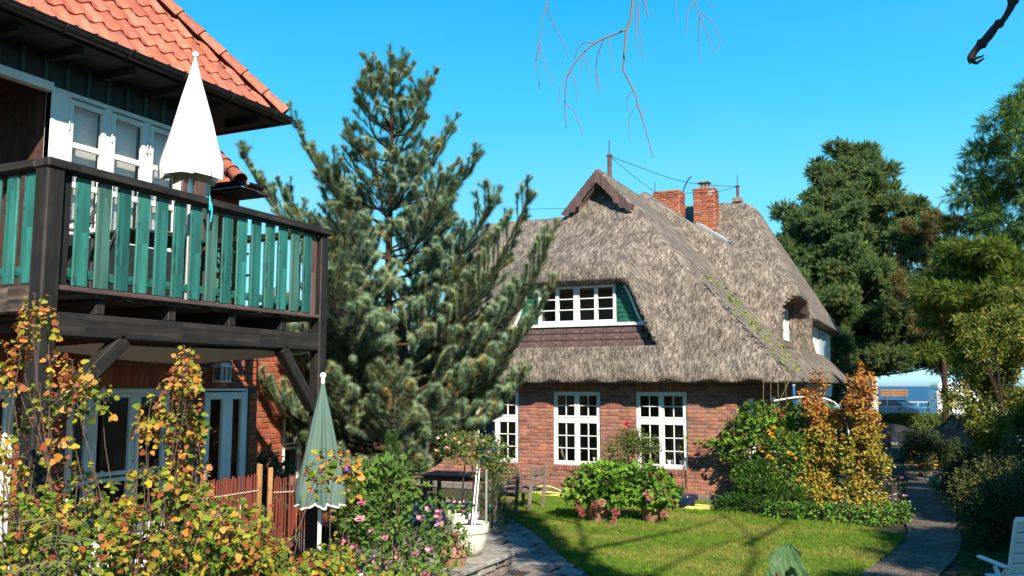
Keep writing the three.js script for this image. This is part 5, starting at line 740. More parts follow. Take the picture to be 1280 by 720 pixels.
{ // tall thuja-like conifer on the right with drooping sprays
  rnd = rngOf(521);
  const lf = leafGeo(.09, .03, { n: 2, curl: .35 }), spray = []; for (let i = 0; i < 15; i++) { const t = i / 15, s = i % 2 ? 1 : -1; spray.push(place(lf, V(0, t * .3, -.10 * t * t), V(s * .8, .8, -.25 * t), lerp(1.1, .6, t), R(-.4, .4))); } const sg = join(spray);
  const bl = [], bo = []; const prof = [[2.6, 2.1], [4.5, 2.3], [6, 2.0], [7.5, 1.45], [8.7, .8], [9.6, .2]];
  for (let y = 2.8; y < 9.5; y += .42) { const r = tableAt(prof, y), n = Math.max(3, Math.round(r * 4.5)); for (let i = 0; i < n; i++) { const a = i / n * 6.283 + y * 2.1 + R(-.3, .3), k = R(.5, 1.0), s = R(.4, .7) * lerp(1, .55, y / 9.6); bl.push([Math.cos(a) * r * k, y + R(-.2, .2) + .2 * k, Math.sin(a) * r * k, s * 1.2, s * .55, s * 1.2]); } bo.push([[0, y - .3, 0], [r * .5 * Math.cos(y * 5), y - .1, r * .5 * Math.sin(y * 5)], [r * .9 * Math.cos(y * 5), y + .1, r * .9 * Math.sin(y * 5)]]); }
  const T = treeOf('conifer_tree', 'tall dark green conifer with drooping sprays beside the garden path', [3.4, 0, -30.2], [V(0, -.1, 0), V(.1, 4, 0), V(0, 9.7, 0)], .2, .02, bo, bl, 40000, sg, mLeaf, [[.05, .12, .018], [.075, .16, .02], [.035, .085, .016], [.12, .19, .02]], { shell: .5, dir: (o) => o.clone().multiplyScalar(1).add(V(0, -.25, 0)).add(rdir().multiplyScalar(.5)), leafName: 'sprays', s: .6 }); T.scale.setScalar(1.26);
  // yellow-green conifer below it
  const b2 = []; for (let i = 0; i < 46; i++) { const a = R(0, 6.283), y = R(3.3, 6.0), r = tableAt([[2.2, 1.5], [4.4, 1.5], [5.4, 1.0], [6.2, .3]], y) * Math.sqrt(rnd()); b2.push([Math.cos(a) * r, y, Math.sin(a) * r, R(.3, .65), R(.18, .4), R(.3, .65)]); }
  treeOf('conifer_tree', 'yellow green conifer with feathery sprays below the tall dark one', [1.25, 0, -25.4], [V(0, -.1, 0), V(0, 3, 0), V(.1, 6.0, 0)], .14, .02, [], b2, 19000, sg, mLeaf, [[.075, .14, .014], [.115, .18, .016], [.05, .10, .012], [.16, .19, .018]], { shell: .5, dir: o => o.clone().add(V(0, -.1, 0)).add(rdir().multiplyScalar(.5)), leafName: 'sprays', s: .6 });
}
{ // light broadleaf trees on the right
  rnd = rngOf(531);
  const lf = leafGeo(.075, .04, { n: 2 }), cl = cluster(9, lf, .14);
  const mk = (name, label, pos, H, spread, n, cols, low, seed, thin) => { rnd = rngOf(seed); const bl = [], bo = []; for (let i = 0; i < 26; i++) { const a = R(0, 6.283), y = R(low, H), r = spread * Math.sqrt(rnd()) * Math.sin(PI * clamp((y - low + .4) / (H - low + .8), .12, .95)); bl.push([Math.cos(a) * r, y, Math.sin(a) * r, R(.28, .55), R(.22, .42), R(.28, .55)]); if (i % 2) bo.push([[0, Math.max(.5, y * .55), 0], [Math.cos(a) * r * .6, y * .85, Math.sin(a) * r * .6], [Math.cos(a) * r, y, Math.sin(a) * r]]); } return treeOf(name, label, pos, [V(0, -.1, 0), V(.05, H * .4, .04), V(-.05, H * .85, 0)], thin ?? .06, .012, bo, bl, n, cl, mLeaf, cols, { shell: .6, br: .02, lump: .2 }); };
  const yg = [[.12, .155, .02], [.16, .185, .022], [.085, .125, .018], [.21, .195, .025]];
  mk('fruit_tree', 'slender yellow green fruit tree at the bend of the path', [1.25, 0, -20.4], 4.2, 1.05, 2100, yg, 1.3, 5, .045);
  mk('fruit_tree', 'yellowing leafy tree behind the slender fruit tree', [2.6, 0, -22.0], 4.8, 1.7, 4600, yg, 1.6, 6);
  mk('deciduous_tree', 'olive coloured leafy tree between the big pine and the conifers', [.5, 0, -41], 9.9, 2.6, 5200, [[.15, .12, .04], [.12, .125, .035], [.18, .13, .045]], 4.4, 9, .16);
  mk('deciduous_tree', 'dark green leafy tree beside the rear wing of the thatched house', [-2.9, 0, -38], 4.6, 1.0, 2600, [[.05, .095, .025], [.07, .12, .03]], 1.6, 10);
  // birch with a white trunk near the road
  const bt = tex(128, 512, (u, v) => { const k = fbm(u * .3, v, 40, 3, 7), s = fbm(u, v * .4, 10, 3, 19); return k > .64 || s > .72 ? [.16, .14, .13] : [.86, .84, .8]; });
  rnd = rngOf(541); const bb = []; for (let i = 0; i < 20; i++) bb.push([R(-1.6, 1.6), R(4.5, 8), R(-1.6, 1.6), R(.5, .8), R(.4, .6), R(.5, .8)]);
  treeOf('birch_tree', 'white trunked birch standing by the road in the distance', [-3.35, 0, -59.6], [V(0, -.1, 0), V(.15, 2.5, 0), V(-.1, 5, 0), V(.2, 8, 0)], .30, .06, [[[0, 3, 0], [.8, 4.6, .2], [1.3, 6, .2]], [[0, 3.6, 0], [-.7, 5, .3], [-1.2, 6.4, .3]]], bb, 1500, cl, mLeaf, yg, { s: 2, bark: std([.75, .74, .72], .8, { map: bt }) });
}
{ // overhanging birch beside the camera: limbs above the picture, thin twigs hang into it
  rnd = rngOf(551);
  const t = thing('birch_tree', 'bare drooping birch twigs hanging in from above', 'tree', [4.6, 0, .6]);
  const wood = [tube([[0, -.1, 0], [-.1, 3, -.2], [.1, 6, -.5], [0, 9, -1]], .16, 24, 8, .08)], twig = [], mW = std([.20, .12, .10], .9);
  const droop = (p, L, wob, sub) => { const pts = [p.clone()], d = V(R(-.25, .25), -1, R(-.25, .25)); let q = p.clone(); for (let i = 0; i < 6; i++) { q = q.clone().addScaledVector(d, L / 6); d.add(V(R(-wob, wob), R(-.1, .05), R(-wob, wob))).normalize(); pts.push(q); } twig.push(tube(pts, .006, 12, 4, .0022)); if (sub) for (let k = 0; k < 5; k++) droop(pts[1 + (k % 5)], L * R(.25, .5), .35, 0); };
  const limb = (pts, r) => { wood.push(tube(pts.map(p => V(...p)), r, 18, 6, .012)); return new THREE.CatmullRomCurve3(pts.map(p => V(...p))); };
  // twigs in view, positions relative to the tree base
  const W = (x, y, z) => V(x - 4.6, y, z - .6);
  const main = limb([[0, 8, -.8], [-2.2, 8.6, -3.2], [-4.6, 7.4, -6.0], [-6.6, 6.3, -8.0]], .05); limb([[0, 7, -.6], [-2, 7.8, -5], [-3.4, 6.9, -8.2]], .045); limb([[0, 8.6, -.9], [1.0, 9.4, -4], [.6, 8.4, -7.4]], .04);
  for (const b of [[[0, 8.5, -.9], [-.9, 9.0, -4.2], [-2.4, 8.7, -7.4], [-3.0, 8.3, -9.6]], [[-.9, 9.0, -4.2], [.3, 9.3, -6.6], [.2, 8.9, -9]], [[-2.0, 8.8, -6.6], [-3.2, 9.3, -7.2], [-4.2, 9.3, -8.6]], [[0, 7.6, -.7], [1.2, 8.6, -4.4], [.6, 8.8, -7.6], [-.6, 8.6, -9.8]], [[.9, 8.7, -5.8], [1.6, 9.2, -8], [1.3, 9, -9.6]], [[-2.4, 8.7, -7.4], [-1.6, 9.0, -8.6], [-1.7, 8.8, -10]]]) limb(b, .055);
  const T = (pts, r0, r1) => twig.push(tube(pts.map(p => W(...p)), r0, 16, 5, r1));
  const hang = HANG; for (const [pts, r0, r1] of hang) T(pts, r0, r1);
  mesh('trunk', wood, mBark, t); mesh('twigs', twig, mW, t);
  const k = thing('tree_branch', 'dark knobbly bare branch tip in the upper corner of the sky', 'branch', [0, 0, 0]); mesh('stem', [tube(HOOK[0].map(p => V(...p)), t2 => .013 + .003 * Math.sin(t2 * 19) + .009 * Math.pow(Math.max(0, Math.sin(t2 * 31 + 1)), 6) + .008 * t2, 90, 9), tube(HOOK[1].map(p => V(...p)), .010, 10, 5, .004), tube(HOOK[2].map(p => V(...p)), .008, 10, 5, .004)], std([.035, .022, .02], .95), k);
}
// ---------------------------------------------------------------- shrubs, climbers and flowers
const roundLeaf = t => Math.sqrt(Math.sin(PI * Math.pow(t, .75))), ovate = t => Math.sin(PI * Math.pow(t, .62));
function bush(name, label, pos, blobs, n, geo, cols, o = {}) {
  const t = thing(name, label, o.category || 'shrub', pos, 0, o.group), st = [];
  for (let i = 0; i < (o.stems ?? 9); i++) { const b = pick(blobs), d = rdir(.4); st.push(tube([[R(-.08, .08), o.base ?? -.03, R(-.08, .08)], [b[0] * .5 + R(-.05, .05), lerp(o.base ?? 0, b[1], .6), b[2] * .5], [b[0] + d.x * b[3] * .7, b[1] + d.y * b[4] * .7, b[2] + d.z * b[5] * .7]], o.sr ?? .014, 8, 5, .004)); }
  mesh('stems', st, o.bark || mTwig, t); scatter('foliage', t, geo, o.mat || mLeaf, blobItems(blobs, n, cols, { face: true, ...o })); return t;
}
const petal5 = (r, open = .6, n = 5) => join([...Array(n)].map((_, i) => { const a = i / n * 6.283; return place(leafGeo(r, r * .95, { fold: .15, curl: -.2, n: 2, shape: roundLeaf }), V(0, 0, 0), V(Math.cos(a), open, Math.sin(a)), 1, a); }));
function flowers(parent, geo, mats, spots, s = 1) { for (const [x, y, z] of spots) { const m = mesh('flower', geo, pick(mats), parent); m.position.set(x, y, z); m.rotation.set(R(.3, 1.2), R(.2, 1.2), 0); m.scale.setScalar(s * R(.8, 1.2)); } }
const petalMat = c => leafMat({ color: col(...c), roughness: .85, transmission: .3 });
{ // autumn shrub in the foreground
  rnd = rngOf(601);
  const t = thing('autumn_shrub', 'tall shrub with yellow, orange and green autumn leaves in front of the brick house', 'shrub', [-4.4, 0, -4.2]), st = [], leaves = [];
  const pal = { g: [[.10, .17, .014], [.15, .22, .016], [.06, .12, .014], [.19, .21, .02]], y: [[.33, .28, .022], [.38, .31, .025], [.22, .23, .02], [.30, .21, .022]], o: [[.44, .17, .03], [.42, .20, .04], [.30, .10, .022], [.48, .25, .07]], r: [[.24, .06, .02], [.13, .04, .02], [.32, .12, .05]] };
  const heart = t2 => t2 < .12 ? .75 + t2 * 2 : Math.pow(1 - (t2 - .12) / .88, .62) * 1.0;
  for (const tp of SHRUB_TIPS) {
    const tip = V(tp[0] + 4.4, tp[1], tp[2] + 4.2), base = V(tip.x * .55 + R(-.35, .35), 0, tip.z * .55 + R(-.35, .35)), k = R(.1, .3), mid = base.clone().lerp(tip, .55).add(V(R(-.12, .12), k, R(-.12, .12)));
    const pts = [base, mid, tip.clone().lerp(mid, .28).add(V(R(-.04, .04), .03, R(-.04, .04))), tip], c = new THREE.CatmullRomCurve3(pts), L = c.getLength(); st.push(tube(pts, .007, 14, 5, .0024));
    const far = Math.min(.85, R(.5, .9) / L), n = Math.round(far * L / .017), warm = clamp((tip.y - 1.15) / 2.1 + R(-.25, .25) + (tip.x > .6 ? .15 : 0), 0, 1);
    for (let i = 0; i < n; i++) { const s = 1 - far * (i / n) * R(.95, 1), p = c.getPoint(s), tg = c.getTangent(s), side = rdir(.1), d = side.addScaledVector(tg, -side.dot(tg) * .6).add(V(0, -.1, 0)).normalize();
      const e = p.clone().addScaledVector(d, R(.015, .05)); const w = warm + R(-.38, .38), cset = w < .42 ? pal.g : w < .72 ? pal.y : w < 1.1 ? pal.o : pal.r;
      leaves.push({ p: e, d, n: V(.35, .8, .55).add(rdir().multiplyScalar(1.0)), s: R(.5, 1.25) * lerp(1, .75, s > .93 ? 1 : 0), c: tint(rnd() < .12 ? pal.r : cset, .22) }); }
  }
  mesh('stems', st, mTwig, t);
  const lg = leafGeo(.038, .035, { fold: .2, curl: .35, n: 6, shape: t3 => roundLeaf(t3) * (1 + .2 * Math.cos(t3 * 13 + 1)), stalk: .012 });
  leaves.sort((a, b) => (b.p.x * .427 + b.p.z * .904) - (a.p.x * .427 + a.p.z * .904));
  const own = leaves.filter((l, i) => i % 9 === 0).slice(0, 270), set = new Set(own), mats = [...Object.values(pal)].flat().map(c => leafMat({ color: col(...c) })), im = new THREE.InstancedMesh(lg, mLeaf, 1), M4 = new THREE.Matrix4();
  for (const l of own) { const m = mesh('leaf', lg, mats.reduce((a, b) => Math.abs(b.color.r - l.c.r) + Math.abs(b.color.g - l.c.g) < Math.abs(a.color.r - l.c.r) + Math.abs(a.color.g - l.c.g) ? b : a), t); const y = l.d.clone().normalize(), x = y.clone().cross(l.n).normalize(), z = x.clone().cross(y); m.quaternion.setFromRotationMatrix(M4.makeBasis(x, y, z)); m.position.copy(l.p); m.scale.setScalar(l.s); }
  scatter('foliage', t, lg, mLeaf, leaves.filter(l => !set.has(l))); console.log('shrub leaves', leaves.length);
  // rowan twig with feathered leaves and red berries in the lower corner
  rnd = rngOf(603); const rw = thing('rowan_twig', 'green rowan twig with feathered leaves and red berries in the lower corner', 'shrub', [-3.0, 0, -2.35]); const stalks = [tube([[0, 0, 0], [-.05, 1.0, .02], [0, 1.7, 0], [.05, 2.0, .05]], .012, 12, 6, .004)]; const lf = leafGeo(.062, .022, { fold: .2, curl: .25, n: 3, shape: ovate });
  for (let i = 0; i < 18; i++) { const y = 1.25 + i * .043, a = i * 2.4, d = V(Math.cos(a), R(.1, .5), Math.sin(a)).normalize(), b = V(R(-.12, .15), y, R(-.1, .1)), g = [], L = R(.15, .2), side = d.clone().cross(V(0, 1, 0)).normalize(), rib = [0, .5, 1].map(s => b.clone().addScaledVector(d, L * s).add(V(0, -.06 * s * s, 0))); g.push(tube(rib, .002, 4, 4)); const cv = new THREE.CatmullRomCurve3(rib); for (let k = 1; k <= 6; k++) for (const s of [-1, 1]) { const p = cv.getPoint(k / 6.2), q = leafGeo(.062, .022, { fold: .2, curl: .25, n: 3, shape: ovate }), y2 = side.clone().multiplyScalar(s).addScaledVector(d, .45).normalize(), nn = V(0, 1, 0), x2 = y2.clone().cross(nn).normalize(), z2 = x2.clone().cross(y2); q.applyMatrix4(new THREE.Matrix4().makeBasis(x2, y2, z2).setPosition(p)); g.push(q); } mesh('leaf', g, leafMat({ color: col(...pick([[.10, .16, .03], [.13, .18, .035], [.2, .22, .05]])) }), rw); }
  mesh('stem', stalks, mTwig, rw); for (const [x, y, z] of [[.16, 1.62, .1], [.22, 1.58, .08], [.19, 1.55, .12]]) mesh('berry', new THREE.SphereGeometry(.009, 10, 8).translate(x, y, z), std([.5, .05, .015], .35), rw);
}
{ // flowering bushes on the terrace
  rnd = rngOf(611);
  const big = leafGeo(.125, .062, { fold: .2, curl: .3, n: 4, shape: ovate }), mid = leafGeo(.07, .038, { fold: .2, n: 3, shape: ovate }), small = leafGeo(.04, .022, { n: 2 });
  const gA = [[.07, .155, .02], [.10, .20, .024], [.055, .12, .024], [.12, .205, .035]], gY = [[.14, .21, .014], [.20, .25, .018], [.10, .17, .014]];
  const hib = bush('hibiscus_bush', 'leafy bush with pink flowers beside the white pots', [-5.05, .2, -7.9], [[0, .8, 0, .5, .55, .45], [-.35, 1.05, -.15, .4, .45, .4], [.25, .55, .1, .45, .5, .4], [.35, .8, -.4, .35, .45, .35], [-.1, 1.35, -.2, .3, .25, .3], [.5, .35, .35, .4, .4, .35]], 1500, mid, gA, { shell: .45, stems: 14 });
  scatter('foliage', hib, big, mLeaf, blobItems([[-.55, .95, -.2, .45, .4, .4], [-.3, 1.25, -.3, .4, .3, .35]], 330, gA, { face: true, shell: .5 }));
  flowers(hib, petal5(.05), [[.62, .24, .34], [.70, .34, .42], [.55, .16, .28], [.75, .6, .6]].map(petalMat), [...Array(26)].map(() => [R(-.35, .85), R(.25, 1.15), R(.15, .6)]));
  flowers(hib, petal5(.055), [petalMat([.22, .07, .5])], [[-.52, 1.42, .12]]);
  bush('flower_bush', 'yellow green low bush along the terrace in front of the pink flowers', [-4.6, .2, -6.2], [[0, .45, 0, .5, .45, .4], [-.45, .45, .3, .4, .4, .4], [.5, .45, -.35, .45, .42, .4]], 1700, small, gY, { shell: .5, s: 1.25 });
  const wb = bush('flower_bush', 'bush with small white flowers behind the green parasol', [-6.35, .2, -8.9], [[0, .7, 0, .42, .5, .4], [.15, 1.0, -.1, .3, .3, .3]], 1000, small, gY, { shell: .5, s: 1.3 }); flowers(wb, petal5(.022), [petalMat([.75, .75, .7])], [...Array(14)].map(() => [R(-.2, .4), R(.5, 1.2), R(.2, .45)]));
  bush('leafy_plant', 'dark leafy plant between the willow screen and the brick wall', [-7.9, .2, -9.2], [[0, 1.0, 0, .3, .5, .3]], 260, big, [[.04, .085, .03], [.06, .11, .035]], { shell: .5 });
  // small clipped conifers
  const nd = brush(40, .09, .03, .004); const cone = (label, pos, h, r) => { const t = thing('dwarf_conifer', label, 'conifer', pos), it = []; for (let i = 0; i < 620; i++) { const y = Math.pow(rnd(), 1.3) * h, a = R(0, 6.3), rr = r * (1 - y / h) * R(.75, 1.05); it.push({ p: V(Math.cos(a) * rr, y + .06, Math.sin(a) * rr), d: V(Math.cos(a), .9, Math.sin(a)), r: R(0, 6), s: R(.8, 1.2), c: tint([[.05, .11, .03], [.07, .14, .035]]) }); } mesh('trunk', tube([[0, -.02, 0], [0, h * .9, 0]], .02, 4, 6, .006), mBark, t); scatter('needles', t, nd, mNeedle, it); };
  cone('small pointed dwarf conifer behind the pink flowering bush', [-6.75, .2, -10.4], 1.55, .32); cone('small pointed dwarf conifer beside the garden table', [-7.05, 0, -14.1], 1.35, .28);
  // rose standard in the bowl
  rnd = rngOf(613);
  const rose = thing('rose_tree', 'standard rose with a round crown of pale pink flowers above the white pots', 'rose', [-5.4, .4, -10.3]); mesh('trunk', [tube([[0, .3, .15], [.02, .7, .05], [-.05, 1.15, 0]], .014, 10, 6, .01), tube([[-.38, .4, -.35], [-.25, .9, -.15], [-.12, 1.2, 0]], .012, 10, 6, .009)], mGreyWood, rose); for (const x of [.05, .09]) mesh('stake', tube([[x, .32, .18], [x + .03, 1.15, .08]], .011, 3, 7), std([.7, .71, .72], .4), rose);
  scatter('foliage', rose, small, mLeaf, blobItems([[0, 1.3, 0, .48, .26, .4], [.25, 1.2, 0, .32, .26, .3], [-.3, 1.35, .02, .3, .22, .3], [.42, 1.08, .1, .2, .2, .2]], 2100, [[.075, .125, .025], [.11, .165, .03], [.16, .19, .04]], { face: true, shell: .5, lump: .35, s: 1.15 }));
  flowers(rose, petal5(.038), [[.75, .42, .32], [.78, .55, .45], [.7, .3, .3]].map(petalMat), [[-.42, 1.42, .2], [-.3, 1.46, .22], [-.1, 1.42, .34], [-.02, 1.38, .36], [.1, 1.36, .36], [.24, 1.4, .25], [-.45, 1.25, .2], [.35, 1.26, .25], [-.2, 1.3, .36]]);
  const pf = bush('potted_flowers', 'pink and red flowers growing in the taller white pot', [-5.78, .7, -10.66], [[0, .12, 0, .2, .12, .2]], 160, small, gA, { stems: 6, base: .02 }); flowers(pf, petal5(.035), [[.6, .06, .09], [.68, .25, .34], [.75, .6, .6]].map(petalMat), [...Array(9)].map(() => [R(-.16, .16), R(.12, .28), R(-.02, .2)]));
  bush('potted_flowers', 'red leaved plant in the terracotta pot', [-5.27, .5, -9.5], [[0, .1, 0, .17, .14, .17]], 120, mid, [[.10, .13, .03], [.25, .08, .04]], { stems: 5, base: .0 });
  // hydrangeas
  rnd = rngOf(617);
  const hl = leafGeo(.10, .08, { fold: .16, curl: .28, n: 4, shape: ovate }), head = cluster(60, petal5(.014, .5, 4), .085, .3);
  const hyd = (label, pos, blobs, n, heads) => { const h = bush('hydrangea', label, pos, blobs, n, hl, [[.09, .215, .014], [.125, .26, .018], [.07, .165, .014], [.16, .27, .02]], { shell: .28, stems: 12, base: .3, category: 'hydrangea' }); for (const [x, y, z, s] of heads) { const m = mesh('flower_head', head, pick([[.50, .15, .16], [.56, .22, .22], [.44, .11, .12]].map(petalMat)), h); m.position.set(x - pos[0], y, z - pos[2]); m.scale.setScalar(s * 1.35); m.rotation.set(R(0, 2), R(0, 6), 0); } return h; };
  hyd('hydrangea with large green leaves in the terracotta pot nearer the chairs', [-5.62, 0, -15.55], [[0, .68, 0, .54, .38, .46], [.15, .86, 0, .42, .25, .36], [-.3, .56, .12, .34, .26, .3], [.35, .56, .12, .3, .24, .3]], 1050, [[-5.86, .30, -15.25, 1], [-5.78, .22, -15.2, 1.05], [-5.92, .40, -15.3, .8], [-5.5, .40, -15.1, .9], [-5.38, .42, -15.12, 1], [-5.16, .26, -15.2, 1.1], [-5.2, .10, -15.25, .95], [-5.28, .78, -15.1, .6]]);
  hyd('hydrangea with large green leaves in the terracotta pot nearer the blue pot', [-4.72, 0, -15.95], [[0, .62, 0, .52, .36, .46], [-.2, .85, 0, .44, .25, .36], [.28, .55, .1, .32, .26, .3], [-.35, .54, .12, .3, .24, .3]], 1000, [[-4.66, .58, -15.5, 1], [-4.6, .5, -15.5, .85], [-4.32, .46, -15.72, 1], [-4.36, .3, -15.7, 1.1], [-4.42, .2, -15.68, .9], [-4.24, .38, -15.8, .9]]);
  // rose bush against the wall
  const rb = bush('rose_bush', 'climbing rose with one red flower between the two white windows', [-5.95, 0, -18.55], [[0, 1.15, 0, .55, .3, .3], [-.3, 1.0, 0, .38, .35, .28], [.35, 1.25, 0, .38, .25, .26], [.05, 1.42, 0, .35, .22, .22], [.55, 1.0, .05, .2, .3, .2], [-.4, .75, .05, .3, .2, .2]], 4200, small, [[.09, .145, .03], [.12, .17, .035], [.07, .11, .03]], { shell: .6, s: 1.3, stems: 12, gap: 4, gapAt: .3, category: 'rose' }); flowers(rb, petal5(.06), [petalMat([.6, .03, .06])], [[-.05, 1.66, .12], [-.02, 1.7, .1], [.02, 1.62, .14]]);
  // sapling in the blue pot
  bush('sapling', 'thin bare stemmed sapling in the dark blue pot', [-4.62, .2, -18.0], [[.05, 1.25, 0, .22, .2, .2], [-.05, 1.0, 0, .14, .2, .14]], 60, small, gA, { stems: 3, base: .02, sr: .012, shell: .7 });
}
{ // climber, border and columns at the corner of the thatched house
  rnd = rngOf(621);
  const small = leafGeo(.045, .026, { n: 2 }), mid = leafGeo(.075, .04, { n: 3, shape: ovate }), five = join([-1.1, -.55, 0, .55, 1.1].map(a => leafGeo(.07, .028, { n: 3 }).applyMatrix4(new THREE.Matrix4().makeRotationZ(a))));
  const vine = thing('climbing_vine', 'green climbing vine over the corner wall and up the thatch hip', 'vine', [-3.6, 0, -18.95]);
  const vb = [[.0, 1.55, 0, .45, .35, .25], [.35, 1.9, .05, .5, .3, .3], [-.25, 1.2, 0, .3, .35, .2], [.1, .9, .1, .4, .4, .25], [-.75, 1.28, .06, .3, .09, .12], [-.5, 1.3, .06, .25, .12, .12], [.75, 1.5, .15, .4, .55, .3], [.5, 1.2, .2, .45, .55, .3], [.2, .5, .2, .5, .45, .3], [1.15, 1.2, .1, .35, .7, .3], [1.1, 1.9, .1, .35, .35, .3], [1.5, 1.8, -.5, .4, .45, .4], [1.5, 1.0, -.4, .4, .6, .4]];
  scatter('foliage', vine, five, mLeaf, blobItems(vb, 3400, [[.105, .215, .014], [.15, .265, .018], [.07, .15, .014]], { face: true, shell: .5 }));
  const st = []; for (let i = 0; i < 9; i++) st.push(tube([[R(-.1, .3), 0, .1], [R(-.3, .4), .9, .1], [R(-.3, .6), 1.9, .05]], .011, 8, 5, .005)); st.push(tube([[0, 1.2, .1], [-.4, 1.32, .08], [-.95, 1.22, .08]], .007, 8, 4));
  const Rr = V(-2.58 + 3.6, 2.62, -18.86 + 18.95), Aa = V(-7.5 + 3.6, 8.12, -21.3 + 18.95), hip = []; for (let i = 0; i < 230; i++) { const k = Math.pow(rnd(), 1.1) * .42, w = .09 * (1 - k * 1.6) + .04; const p = Rr.clone().lerp(Aa, k).add(V(R(-.02, .26) + R(-w, w), .14 + R(-.03, .05), -R(.1, .35) + R(-w, w))); hip.push({ p, d: rdir(.2), n: V(.7, .8, .3).add(rdir().multiplyScalar(.6)), s: R(.45, .9), c: tint([[.22, .26, .03], [.28, .30, .035], [.15, .21, .03]]) }); }
  scatter('foliage', vine, five, mLeaf, hip); st.push(tube([[.6, 1.9, .1], [.95, 2.5, .2], [1.02, 2.8, .1], Rr.clone().lerp(Aa, .1).add(V(.12, .16, -.2)), Rr.clone().lerp(Aa, .42).add(V(.12, .16, -.2))], .010, 20, 5, .005)); for (let i = 0; i < 4; i++) st.push(tube([[.5 + i * .14, 2.6, .25], [.48 + i * .15, 2.2, .25 + R(-.05, .05)], [.55 + i * .13, 1.8, .2]], .006, 6, 4)); mesh('stems', st, std([.16, .15, .06], .9), vine);
  const fl = [[.75, 1.98, .3], [.85, 1.88, .32], [.8, 1.78, .3], [.9, 2.02, .25]]; flowers(vine, petal5(.05), [petalMat([.62, .03, .08])], fl, 1);
  bush('yew_bush', 'low dark green yew spreading at the foot of the house corner', [-3.05, 0, -17.95], [[0, .4, 0, .6, .4, .4], [-.45, .2, .15, .45, .22, .3], [.45, .3, .1, .5, .35, .35], [-.1, .75, -.1, .35, .3, .3], [-.65, .12, .1, .3, .12, .25]], 4200, leafGeo(.10, .026, { n: 2, curl: .3 }), [[.045, .125, .012], [.07, .165, .014], [.03, .085, .012]], { shell: .5, face: false, dir: o => o.clone().add(V(-.2, .35, .2)) });
  const rud = bush('flower_bush', 'tall green perennial with orange flowers between vine and golden shrub', [-2.6, 0, -18.1], [[0, .9, 0, .4, .5, .3], [.15, 1.3, 0, .3, .35, .25], [-.2, 1.5, 0, .22, .2, .2]], 1500, mid, [[.095, .185, .014], [.135, .22, .018], [.07, .14, .014]], { shell: .6 }); flowers(rud, petal5(.042, .35, 7), [[.75, .32, .015], [.8, .42, .02]].map(petalMat), [[-.3, 1.62, .2], [-.26, 1.56, .22], [-.2, 1.68, .2], [-.22, 1.5, .22], [.08, 1.22, .3], [.14, 1.18, .3], [.2, 1.12, .3], [-.3, 1.15, .3], [-.24, 1.1, .3], [.28, .75, .3], [.24, .7, .3], [.34, 1.3, .25], [-.42, 1.22, .3]]);
  const gold = [[.34, .28, .03], [.38, .30, .035], [.24, .25, .03], [.40, .20, .035], [.17, .21, .03]], goldTop = [[.42, .18, .04], [.38, .13, .035], [.36, .22, .035]];
  const colm = (label, pos, H, r, n, lean) => { const b = []; for (let y = .3; y < H; y += .22) b.push([lean * y + R(-.08, .08), y, R(-.08, .08), r * (1 - .45 * Math.pow(y / H, 3)) * R(.8, 1.1), .22, r * R(.8, 1.1)]); for (let i = 0; i < 9; i++) { const y = R(.25, H * .8), a = R(0, 6.28); b.push([Math.cos(a) * r * R(.7, 1.15), y, Math.sin(a) * r * .8, R(.1, .2), R(.15, .32), R(.1, .2)]); } for (let i = 0; i < 5; i++) b.push([R(-.22, .22), H + R(-.15, .22), R(-.15, .15), .05, R(.12, .2), .05]); return bush('autumn_shrub', label, pos, b, n, leafGeo(.05, .042, { n: 3, shape: roundLeaf }), (p) => p.y > H * R(.55, .85) ? goldTop : gold, { shell: .55, stems: 16, sr: .012, s: 1.05, gap: 4.5, gapAt: .36, lump: .4 }); };
  colm('upright golden leaved shrub nearer the vine, thinner one of two', [-2.02, 0, -18.35], 2.5, .42, 7600, -.03); colm('upright golden leaved shrub beside the path, denser one of two', [-1.25, 0, -18.35], 2.65, .52, 10500, 0);
  // border edge plants
  for (let i = 0; i < 9; i++) { const x = -2.75 + i * .27, z = -17.35 + .12 * Math.sin(i * 2) - (i > 6 ? (i - 6) * .35 : 0); const p = bush('border_plant', ['low bright green border plant at the foot of the yew', 'low bright green border plant left of the golden shrubs', 'low leafy border plant below the orange flowers', 'low leafy border plant under the thinner golden shrub', 'leafy border plant between the two golden shrubs', 'low border plant at the foot of the denser golden shrub', 'border plant with pale flowers before the wooden post', 'border plant with pale flowers beside the wooden post', 'border plant with pale flowers behind the wooden post'][i], [x, 0, z], [[0, .18, 0, .22, .2, .2]], 190, mid, [[.06, .17, .02], [.085, .21, .02], [.12, .21, .02]], { shell: .5, stems: 3, category: 'plant', s: 1.1 }); if (i > 5) flowers(p, petal5(.022), [[.62, .5, .68], [.75, .7, .75]].map(petalMat), [...Array(7)].map(() => [R(-.2, .2), R(.15, .6), R(0, .2)])); }
  const pp = thing('fence_post', 'short weathered wooden post beside the path', 'post', [-.72, 0, -18.35], .2); mesh('shaft', box(.11, .62, .11, 0, .31, 0, .015), mGreyWood, pp); mesh('cap', box(.12, .03, .12, 0, .635, 0, .008), mGreyWood, pp);
  const arc = mesh('garden_arch', [tube([[-3.0, 2.18, -19.3], [-2.5, 2.26, -19.4], [-2.1, 2.25, -19.6], [-1.8, 2.1, -19.8], [-1.62, 1.6, -20.0], [-1.55, 0, -20.1]], .02, 30, 7)], std([.75, .75, .72], .4)); tag(arc, 'bent white pipe of a garden arch behind the golden shrubs', 'arch');
}
